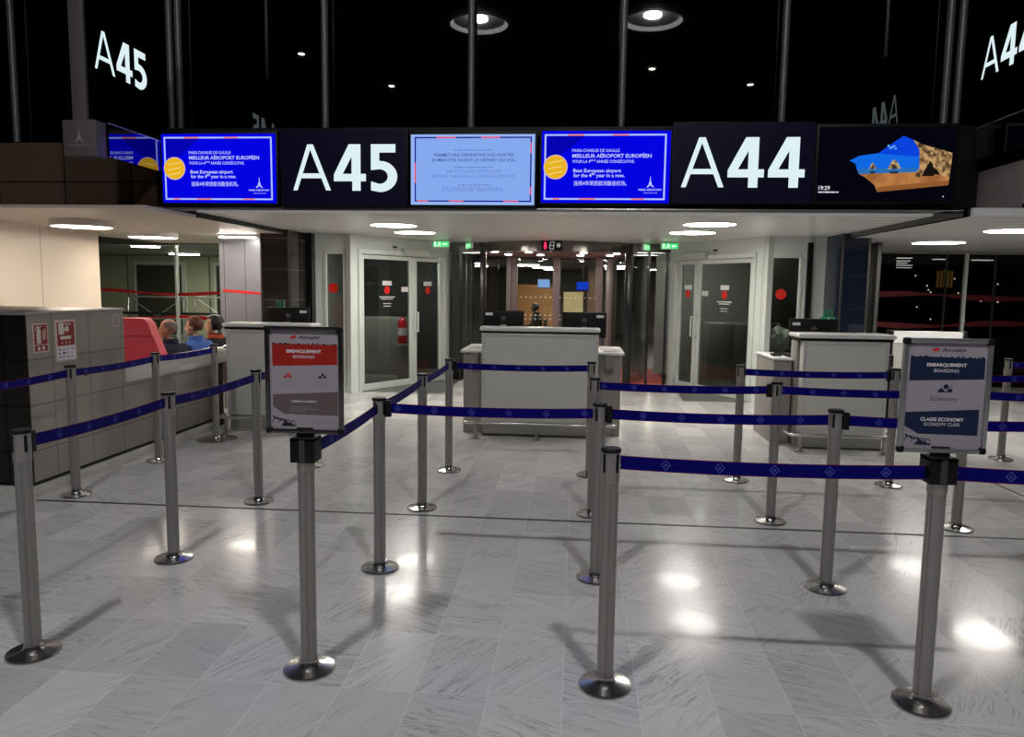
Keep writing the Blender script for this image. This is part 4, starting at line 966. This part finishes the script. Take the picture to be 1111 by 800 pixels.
def qr_plate(b, W, Hh):
    for k in range(9): b.rect(W * (.12 + .28 * (k % 3)), W * (.3 + .28 * (k % 3)), Hh * (.1 + .3 * (k // 3)), Hh * (.3 + .3 * (k // 3)), .0005, M_PFAINT)
wall_sign('tiny pale sticker at the upper right of the steel cabinet', 6.24, 6.33, 1.24, 1.34, lambda b, W, Hh: b.rect(W * .08, W * .92, Hh * .08, Hh * .92, .0005, M_PFAINT), 'sticker', 'equipment_sticker')
lw = struct(MB().box(-4.23, -4.03, 6.39, 7.98, .12, .73, M_CLAD).build('wall_low'))
MB().box(-4.23, -4.035, 6.39, 8.3, .09, .119, M_BLACK).build('shadow_gap', lw); MB().box(-4.23, -4.0, 6.39, 8.0, 0, .09, M_SLAB).build('plinth', lw)
MB().box(-4.23, -4.05, 7.98, 8.3, .0, .73, M_BLACK).build('end_shade_block', lw); MB().box(-4.3, -4.01, 6.39, 8.45, .731, .87, M_SLAB, .004).build('coping', lw)  # black block stands for the shaded recess past the wall's end

# ------------------------------------------------------------------ seats and seated passengers
def lounge_seat(y, label):
    t = thing('waiting_seat', label, 'seat', (-4.66, y, 0), -.35, 'maroon waiting seats behind the low wall')
    MB().box(-.24, .2, -.22, .22, .38, .44, M_MAROON, .02, 3).build('seat', t)
    b = MB(); b.slab([(.14, .42), (.2, .4), (.25, .6), (.265, .82), (.245, .83), (.2, .66)], -.22, .22, M_MAROON); b.build('backrest', t)
    MB().tube([(.258, -.22, .81), (.262, -.12, .835), (.264, 0, .84), (.262, .12, .835), (.258, .22, .81)], .009, M_CHROME, 8).build('back_rim', t)
    MB().tube([(-.2, -.235, .4), (-.2, -.235, .6), (.16, -.235, .62), (.2, -.235, .42)], .012, M_CHROME, 8).build('armrest', t)
    for x in (-.15, .12): MB().cyl((x, 0, 0), (x, 0, .385), .022, M_STEEL, 10).build('leg', t)
for y, lab in ((8.32, 'maroon waiting seat under the bald man'), (8.88, 'maroon waiting seat under the brown-haired passenger'), (9.42, 'maroon waiting seat under the dark-haired passenger')): lounge_seat(y, lab)
t = thing('armchair', 'red high-backed armchair between the steel cabinet and the bald man', 'armchair', (-4.72, 7.58, 0), .05)
MB().slab([(-.34, .4), (.34, .4), (.40, .62), (.37, .8), (.27, 1.06), (-.27, 1.06), (-.37, .8), (-.40, .62)], -.12, .02, M_REDV).build('backrest', t)
MB().slab([(-.268, 1.065), (.268, 1.065), (.225, 1.2), (.17, 1.25), (-.17, 1.25), (-.225, 1.2)], -.12, .03, M_REDV).build('headrest', t)
MB().box(-.33, .33, -.45, .0, .3, .45, M_REDV, .05, 3).build('seat', t)
for x in (-.36, .36): MB().box(x - .05, x + .05, -.42, .05, .3, .62, M_REDV, .03, 3).build('armrest', t)
MB().lathe([(0, 0), (.26, 0), (.26, .015), (.05, .03), (.04, .3), (0, .3)], M_CHROME, 28).build('base', t)

def person(label, loc, lean, skin, top, pants, hairfn, extra=None, yaw=0., hs=1.):
    """seated figure facing -x; one continuous body with hair and small garments as children"""
    sk = [('pel', (0, 0, .52), .115), ('bel', (.0, 0, .64), .115), ('che', (-.02 - lean, 0, .80), .15), ('nk', (-.05 - lean, 0, .925), .055), ('hd', (-.07 - lean, 0, 1.0), .05)]
    E = [('pel', 'bel'), ('bel', 'che'), ('che', 'nk'), ('nk', 'hd')]
    for s_, q in ((-1, 'a'), (1, 'b')):
        sk += [('sh' + q, (-.01 - lean, s_ * .175, .845), .085), ('el' + q, (-.06 - lean, s_ * .235, .62), .056), ('wr' + q, (-.30, s_ * .12, .60), .028), ('pa' + q, (-.36, s_ * .09, .6), .03),
               ('hi' + q, (-.03, s_ * .085, .52), .088), ('kn' + q, (-.43, s_ * .1, .53), .06), ('an' + q, (-.45, s_ * .1, .1), .042), ('to' + q, (-.6, s_ * .11, .05), .035)]
        E += [('che', 'sh' + q), ('sh' + q, 'el' + q), ('el' + q, 'wr' + q), ('wr' + q, 'pa' + q), ('pel', 'hi' + q), ('hi' + q, 'kn' + q), ('kn' + q, 'an' + q), ('an' + q, 'to' + q)]
        for f in range(4):
            oy = (f - 1.5) * .019
            sk += [('f%d%s' % (f, q), (-.41, s_ * .09 + oy, .603), .009), ('g%d%s' % (f, q), (-.445 + abs(f - 1.5) * .006, s_ * .09 + oy, .592), .008)]
            E += [('pa' + q, 'f%d%s' % (f, q)), ('f%d%s' % (f, q), 'g%d%s' % (f, q))]
        sk += [('t' + q, (-.36, s_ * .09 - s_ * .045, .605), .010), ('u' + q, (-.39, s_ * .09 - s_ * .05, .602), .009)]; E += [('pa' + q, 't' + q), ('t' + q, 'u' + q)]
    idx = {n: i for i, (n, _, _) in enumerate(sk)}
    me = bpy.data.meshes.new('figure'); me.from_pydata([p for _, p, _ in sk], [(idx[a], idx[b_]) for a, b_ in E], [])
    o = bpy.data.objects.new('figure', me); COL.objects.link(o)
    mo = o.modifiers.new('skin', 'SKIN'); mo.use_smooth_shade = True
    for i, (n, _, r) in enumerate(sk): me.skin_vertices[0].data[i].radius = (r, r)
    me.skin_vertices[0].data[0].use_root = True
    o.modifiers.new('sub', 'SUBSURF').levels = 1
    bpy.context.view_layer.update(); m1 = bpy.data.meshes.new_from_object(o.evaluated_get(bpy.context.evaluated_depsgraph_get()))
    bpy.data.objects.remove(o)
    bm = bmesh.new(); bm.from_mesh(m1); bmesh.ops.holes_fill(bm, edges=bm.edges[:], sides=0); bmesh.ops.recalc_face_normals(bm, faces=bm.faces[:])
    hc = Vector((-.085 - lean, 0, 1.09)); RH = Matrix.Rotation(yaw, 4, 'Z')
    def ell(c, r, rot=0):
        q = bmesh.ops.create_uvsphere(bm, u_segments=24, v_segments=16, radius=1)['verts']
        M = Matrix.Translation(hc) @ RH @ Matrix.Translation(c) @ Matrix.Rotation(rot, 4, 'Y') @ Matrix.Diagonal((*r, 1))
        for v in q: v.co = M @ v.co
    ell((.012, 0, .03), (.092 * hs, .075 * hs, .088 * hs)); ell((-.03, 0, -.035), (.06 * hs, .058 * hs, .078 * hs)); ell((-.096, 0, -.02), (.018, .012, .024), .4)
    ell((-.07, 0, -.065), (.022, .03, .012)); ell((-.06, 0, -.095), (.028, .03, .02))
    for s_ in (-1, 1): ell((.008, s_ * .076, -.01), (.02, .01, .032)); ell((-.078, s_ * .03, .012), (.012, .014, .009))
    m2 = bpy.data.meshes.new('figure'); bm.to_mesh(m2); bm.free()
    o = bpy.data.objects.new('figure', m2); COL.objects.link(o)
    rm = o.modifiers.new('remesh', 'REMESH'); rm.mode = 'VOXEL'; rm.voxel_size = .0085; rm.use_smooth_shade = True
    bpy.context.view_layer.update(); m3 = bpy.data.meshes.new_from_object(o.evaluated_get(bpy.context.evaluated_depsgraph_get()))
    bpy.data.objects.remove(o); m3.name = 'body'; m3.materials.clear()
    for m in (skin, top, pants, M_BLACK): m3.materials.append(m)
    for p in m3.polygons:
        c = p.center; p.use_smooth = True
        k = 1
        if c.z > .945 - max(0, c.x + .06 + lean) * .2: k = 0
        elif c.x < -.325 and .56 < c.z < .66 and abs(c.y) < .16: k = 0
        elif c.z < .105: k = 3
        elif c.z < .575 and (c.x < -.1 or c.z < .56): k = 2
        p.material_index = k
    body = bpy.data.objects.new('person', m3); COL.objects.link(body); body.location = loc
    tag(body, label, 'person'); body.rotation_euler = (0, 0, -.35)
    # hair: a shell over the skull
    bm = bmesh.new(); bmesh.ops.create_uvsphere(bm, u_segments=36, v_segments=24, radius=1)
    rr, keep, cen = hairfn
    bmesh.ops.delete(bm, geom=[f for f in bm.faces if not keep(f.calc_center_median())], context='FACES')
    rn = random.Random(4)
    for v in bm.verts: v.co = v.co * (1 + rn.uniform(-.03, .03))
    for v in bm.verts: v.co = Vector((v.co.x * rr[0] + cen[0], v.co.y * rr[1], v.co.z * rr[2] + cen[2]))
    bmesh.ops.solidify(bm, geom=bm.faces[:], thickness=.008)
    hm = bpy.data.meshes.new('hair'); M = Matrix.Translation(hc) @ RH; bm.transform(M); bm.to_mesh(hm); bm.free()
    for p in hm.polygons: p.use_smooth = True
    hm.materials.append(rr[3]); h = bpy.data.objects.new('hair', hm); COL.objects.link(h); h.parent = body
    # jacket collar follows the neck
    cl = MB().lathe([(.085, .88), (.09, .94), (.08, .985), (.066, .975), (.06, .9)], top, 24, M=Matrix.Translation((-.045 - lean, 0, 0))).build('collar', body)
    if extra: extra(body, hc, RH, lean)
    return body
SK1 = mat('skin_tan', (176, 128, 104), .5); SK2 = mat('skin_fair', (206, 160, 138), .5); SK3 = mat('skin_light', (200, 152, 124), .5)
HG = mat('hair_grey', (118, 106, 98), .7, noise=.3, nscale=60); HB = mat('hair_auburn', (92, 44, 28), .55, noise=.3, nscale=50); HD = mat('hair_black', (22, 17, 16), .5, noise=.3, nscale=50)
P1 = person('seated bald man in a navy jacket behind the low wall', (-4.62, 8.3, 0), .02, SK1, mat('navy_cloth', (16, 24, 48), .75, noise=.15), mat('dark_trousers', (26, 26, 30), .8), ((.098, .08, .094, HG), lambda c: c.z < .62 and c.z > -.55 and c.x > -.25, (.012, 0, .03)), None, .5)
P2 = person('seated passenger with short auburn hair and a blue jacket', (-4.62, 8.86, 0), .0, SK2, mat('blue_cloth', (62, 98, 176), .75, noise=.15), mat('dark_trousers', (26, 26, 30), .8), ((.106, .09, .104, HB), lambda c: not (c.x < -.35 and c.z < .45) and c.z > -.75 and not (abs(c.y) > .8 and c.z < -.1 and c.x < .1), (.014, 0, .03)), None, .45)
def scarf(body, hc, RH, lean): MB().lathe([(.08, .89), (.1, .92), (.095, .965), (.07, .975), (.06, .93)], mat('orange_scarf', (186, 74, 38), .8, noise=.2), 24, M=Matrix.Translation((-.05 - lean, 0, 0))).build('scarf', body)
P3 = person('seated passenger with black hair, orange scarf and black coat', (-4.62, 9.4, 0), .02, SK3, mat('black_cloth', (18, 17, 18), .8), mat('dark_trousers', (26, 26, 30), .8), ((.115, .1, .112, HD), lambda c: not (c.x < -.3 and c.z < .5) and c.z > -.85, (.02, 0, .028)), scarf, .75)
P4 = person('small dark figure seated in the lobby beyond the portal', (-1.0, 20.0, 0), .03, mat('silhouette_skin', (60, 48, 42), .6), M_BLACK, M_BLACK, ((.106, .09, .104, HD), lambda c: not (c.x < -.35 and c.z < .45), (.014, 0, .03)), None, 0)  # silhouette's shade put into dark skin and clothing colours
t = thing('lobby_bench', 'dark bench in the lobby under the seated figure', 'bench', (-1.0, 20, 0))
MB().box(-.25, .9, -.3, .3, .36, .42, M_BLACK, .02).build('seat', t); MB().box(.15, .22, -.3, .3, .42, .8, M_BLACK, .02).build('backrest', t)
for x in (-.2, .8): MB().box(x - .02, x + .02, -.25, .25, 0, .36, M_BLACK).build('leg', t)

# ------------------------------------------------------------------ things behind the doors
t = thing('fire_extinguisher', 'red fire extinguisher seen through the left glass door', 'extinguisher', (-3.02, 12.9, .62))
MB().lathe([(0, 0), (.075, 0), (.08, .02), (.08, .36), (.06, .42), (.025, .45), (.025, .48), (0, .48)], mat('extinguisher_red', (190, 22, 30), .3), 28).build('body', t)
MB().tube([(0, 0, .47), (.05, -.02, .56), (.1, -.02, .5), (.11, -.02, .2)], .012, M_BLACK, 8).build('hose', t); MB().box(-.02, .06, -.012, .012, .48, .51, M_BLACK, .003).build('handle', t); MB().lathe([(.0801, .15), (.0812, .15), (.0812, .28), (.0801, .28)], M_PTXT, 28).build('label_band', t)
st = thing('equipment_stand', 'pale stand holding the extinguisher behind the left door', 'stand', (-3.02, 12.98, 0)); MB().box(-.12, .12, .02, .06, 0, 1.0, M_INT, .004).build('post', st); MB().box(-.1, .1, -.19, .02, .58, .619, M_INT, .004).build('shelf', st)
t = thing('storage_cupboard', 'grey cupboard seen through the left glass door', 'cupboard', (-3.55, 13.4, 0)); MB().box(-.45, .45, 0, .5, 0, 1.05, M_INT, .006).build('body', t)
for x in (-.44, .01): dd = MB().box(x, x + .43, -.018, -.002, .06, 1.02, mat('cupboard_door', (126, 126, 122), .45), .003).build('door', t); MB().box(x + .36, x + .38, -.03, -.018, .5, .62, M_STEEL).build('handle', dd)
t = thing('storage_cupboard', 'grey cupboard seen through the right glass door', 'cupboard', (2.75, 13.4, 0)); MB().box(-.45, .45, 0, .5, 0, 1.05, M_INT, .006).build('body', t)
for x in (-.44, .01): dd = MB().box(x, x + .43, -.018, -.002, .06, 1.02, MATS['cupboard_door'], .003).build('door', t); MB().box(x + .36, x + .38, -.03, -.018, .5, .62, M_STEEL).build('handle', dd)
lw_ = emis('inner_fill_strip', (255, 248, 236), 80.)
strip(-3.1, 12.6, 2.42, .6, .2, 'added fill light behind the left white doors', lw_); strip(2.1, 13.4, 2.42, .5, .2, 'added fill light behind the right white doors', lw_); strip(3.05, 11.3, 2.42, .3, .15, 'added fill light behind the window left of the right desk', lw_); strip(-3.75, 12.2, 2.42, .3, .2, 'added fill light behind the narrow left window', lw_)  # strips added to brighten the rooms behind the doors and windows
# crumpled clear bag behind the right-hand window
t = thing('plastic_bag', 'crumpled whitish plastic bag behind the window left of the right desk', 'bag', (2.92, 11.35, .7))
bm = bmesh.new(); bmesh.ops.create_icosphere(bm, subdivisions=3, radius=1); rn = random.Random(9)
for v in bm.verts: v.co = Vector((v.co.x * .24, v.co.y * .13, (v.co.z + 1) * .2)) * (1 + rn.uniform(-.1, .1))
me = bpy.data.meshes.new('bag_body'); bm.to_mesh(me); bm.free(); me.materials.append(mat('cloudy_plastic', (206, 206, 196), .35, noise=.2, nscale=25))
o = bpy.data.objects.new('bag_body', me); COL.objects.link(o); o.parent = t
MB().tube([(-.06, 0, .36), (-.05, 0, .45), (.05, 0, .45), (.06, 0, .36)], .01, MATS['cloudy_plastic'], 8).build('handle', t)
t = thing('equipment_table', 'low table under the plastic bag behind the right window', 'table', (2.92, 11.4, 0)); MB().box(-.3, .3, -.2, .25, .66, .7, M_INT, .004).build('tabletop', t)
for x in (-.27, .27):
    for y in (-.16, .2): MB().box(x - .02, x + .02, y - .02, y + .02, 0, .66, M_STEELD).build('leg', t)
sbox('wall_inner_speckled', 2.85, 4.2, 12.2, 12.25, 0, 2.4, mat('night_speckle', (48, 46, 42), .3, noise=.8, nscale=90))  # speckled night sparkle of the window put into this wall's colour

# ------------------------------------------------------------------ right-hand glass wall and the night behind it
w = struct(MB().box(3.8, 16, 13.6, 13.61, .02, 2.3, glass('night_side_glass', (150, 152, 152))).build('window_7'))
b = MB()
for z, sd in ((1.57, 2), (1.08, 5)): b.slab(band(z, 4.6, 12.5, sd, .055), 0, .002, mat('dark_red_film', (92, 4, 16), .5))
b.build('red_band', w, (0, 13.595, 0))
for x in (4.62, 5.1, 6.62, 8.2, 9.8, 11.4): MB().box(x - .025, x + .025, 13.55, 13.66, 0, 2.3, M_FRAME).build('window_mullion', w)
for x in (6.3, 7.1): MB().box(x - .012, x + .012, 13.56, 13.598, 0, 2.3, M_STEELD).build('thin_upright', w)  # thin dark uprights in front of the glass
sbox('trim_15', 3.8, 16, 13.55, 13.7, 2.29, 2.42, mat('header_pale', (150, 148, 142), .4))
sbox('floor_night', 3.5, 18, 13.75, 30, -.1, -.001, mat('night_ground', (18, 17, 16), .4)); sbox('wall_night', 3.5, 20, 30, 30.1, 0, 6, mat('night_wall', (8, 9, 12), .8)); sbox('ceiling_night', 3.5, 14, 13.75, 22, 2.315, 2.4, mat('night_ceiling', (20, 20, 20), .6))
sbox('wall_night_right', 16, 16.1, 13.7, 30, 0, 6, MATS['night_wall'])
for x, y, r in ((5.75, 14.6, .12), (9.3, 16.4, .35)):
    g = MB().lathe([(r, 0), (r, 2.31)], mat('round_column_grey', (74, 74, 72), .4), 24).build('pillar'); struct(g); g.location = (x, y, 0)
t = thing('lit_facade_window', 'warm lit window far behind the right-hand glass wall', 'window', (7.5, 16.2, 1.72)); MB().box(-.18, .18, 0, .05, 0, .38, M_BLACK).build('frame', t)
b = MB()
for k in range(5): b.rect(-.165 + k * .068, -.165 + k * .068 + .05, .02, .36, .002, emis('warm_window', (196, 140, 70), .7))
b.build('pane', t)
MB().box(-.03, .03, .01, .05, -1.72, 0, M_BLACK).build('post', t)
for i, (x, y, w_) in enumerate(((6.05, 15.0, .5), (6.6, 16.4, .5), (7.05, 17.6, .5), (7.75, 19.0, .5), (8.5, 20.8, .5), (7.0, 15.4, .2), (7.9, 15.6, .35), (9.3, 15.6, .8))):
    strip(x, y, 2.285, w_, .14, 'ceiling light strip behind the right-hand glass wall', emis('far_strip', (255, 250, 240), 4.), 'light strips behind the right-hand glass wall')
rn = random.Random(11); pm = emis('city_light', (255, 232, 200), 6.); proto = None
for i in range(26):
    x = rn.uniform(9.5, 17); z = rn.uniform(.5, 2.6) if i % 3 else rn.uniform(1.2, 1.9); loc = (x, 29.97, z)
    if proto is None:
        proto = MB().lathe([(0, -.03), (.024, -.018), (.03, 0), (.024, .018), (0, .03)], pm, 10).build('distant_lamp'); tag(proto, 'tiny distant lamp glinting in the night behind the right-hand glass wall', 'lamp', 'distant night lamps'); proto.location = loc
    else: o = proto.copy(); COL.objects.link(o); o.location = loc
# lobby of the left: railings behind the glass, lights over it
def railing(x0, x1, y, label):
    t = thing('safety_railing', label, 'railing', (x0, y, 0), 0, 'steel railings behind the left glass partition'); L = x1 - x0
    MB().tube([(0, 0, 0), (0, 0, 1.28), (L, 0, 1.28), (L, 0, 0)], .028, M_STEEL, 10).build('frame', t)
    MB().tube([(0, 0, .75), (L, 0, .75)], .02, M_STEEL, 8).build('mid_rail', t); MB().tube([(.1, 0, 1.22), (L * .5, 0, .8), (L - .1, 0, 1.22)], .014, M_STEEL, 8).build('brace', t)
for i, x in enumerate((-10.9, -9.2, -7.5)): railing(x, x + 1.45, 17.5, ('left', 'middle', 'right')[i] + ' steel railing behind the left glass partition')
t = thing('barrier_rail', 'dark horizontal barrier bar behind the left glass partition', 'rail', (-9.6, 14.6, 0)); MB().box(0, 3.9, -.02, .02, .98, 1.03, M_BLACK).build('bar', t)
for x in (.1, 3.8): MB().cyl((x, 0, 0), (x, 0, 1.05), .03, M_STEELD, 10).build('post', t)
for (x, y, w_) in ((-7.3, 13.8, 1.2), (-9.2, 15.5, .5), (-6.6, 15.5, .5), (-10.5, 19.5, .7), (-8.6, 19.5, .7), (-4.9, 10.6, .5)):  # some of these strips are added to brighten the corridor
    strip(x, y, 2.39 if y > 13 else 2.3, w_, .25 if y > 13 else .1, ('ceiling light behind the left glass partition' if y > 13 else 'flat ceiling light in front of the blue-grey wall panels'), emis('corridor_strip', (255, 246, 230), 110.), 'ceiling lights behind the left glass partition' if y > 13 else None)
t = thing('exit_sign', 'small green exit sign deep in the corridor behind the left glass partition', 'sign', (-9.9, 21.6, 2.35)); MB().box(-.18, .18, 0, .05, -.12, .12, M_WHITE).build('housing', t); MB().rect(-.17, .17, -.11, .11, .002, M_EXIT).build('panel', t); MB().cyl((0, .03, .12), (0, .03, .38), .015, M_WHITE, 8).build('hanger', t)

# ------------------------------------------------------------------ world and view
wd = bpy.data.worlds.new('night'); S.world = wd; wd.use_nodes = True
wd.node_tree.nodes['Background'].inputs[0].default_value = (.4, .45, .6, 1); wd.node_tree.nodes['Background'].inputs[1].default_value = .01
S.view_settings.view_transform = 'Standard'; S.view_settings.look = 'None'; S.view_settings.gamma = 1; S.view_settings.exposure = 0; S.view_settings.use_curve_mapping = False
S.cycles.use_denoising = True; S.cycles.max_bounces = 10; S.cycles.transparent_max_bounces = 16; S.cycles.sample_clamp_indirect = 6; S.cycles.caustics_reflective = False; S.cycles.caustics_refractive = False
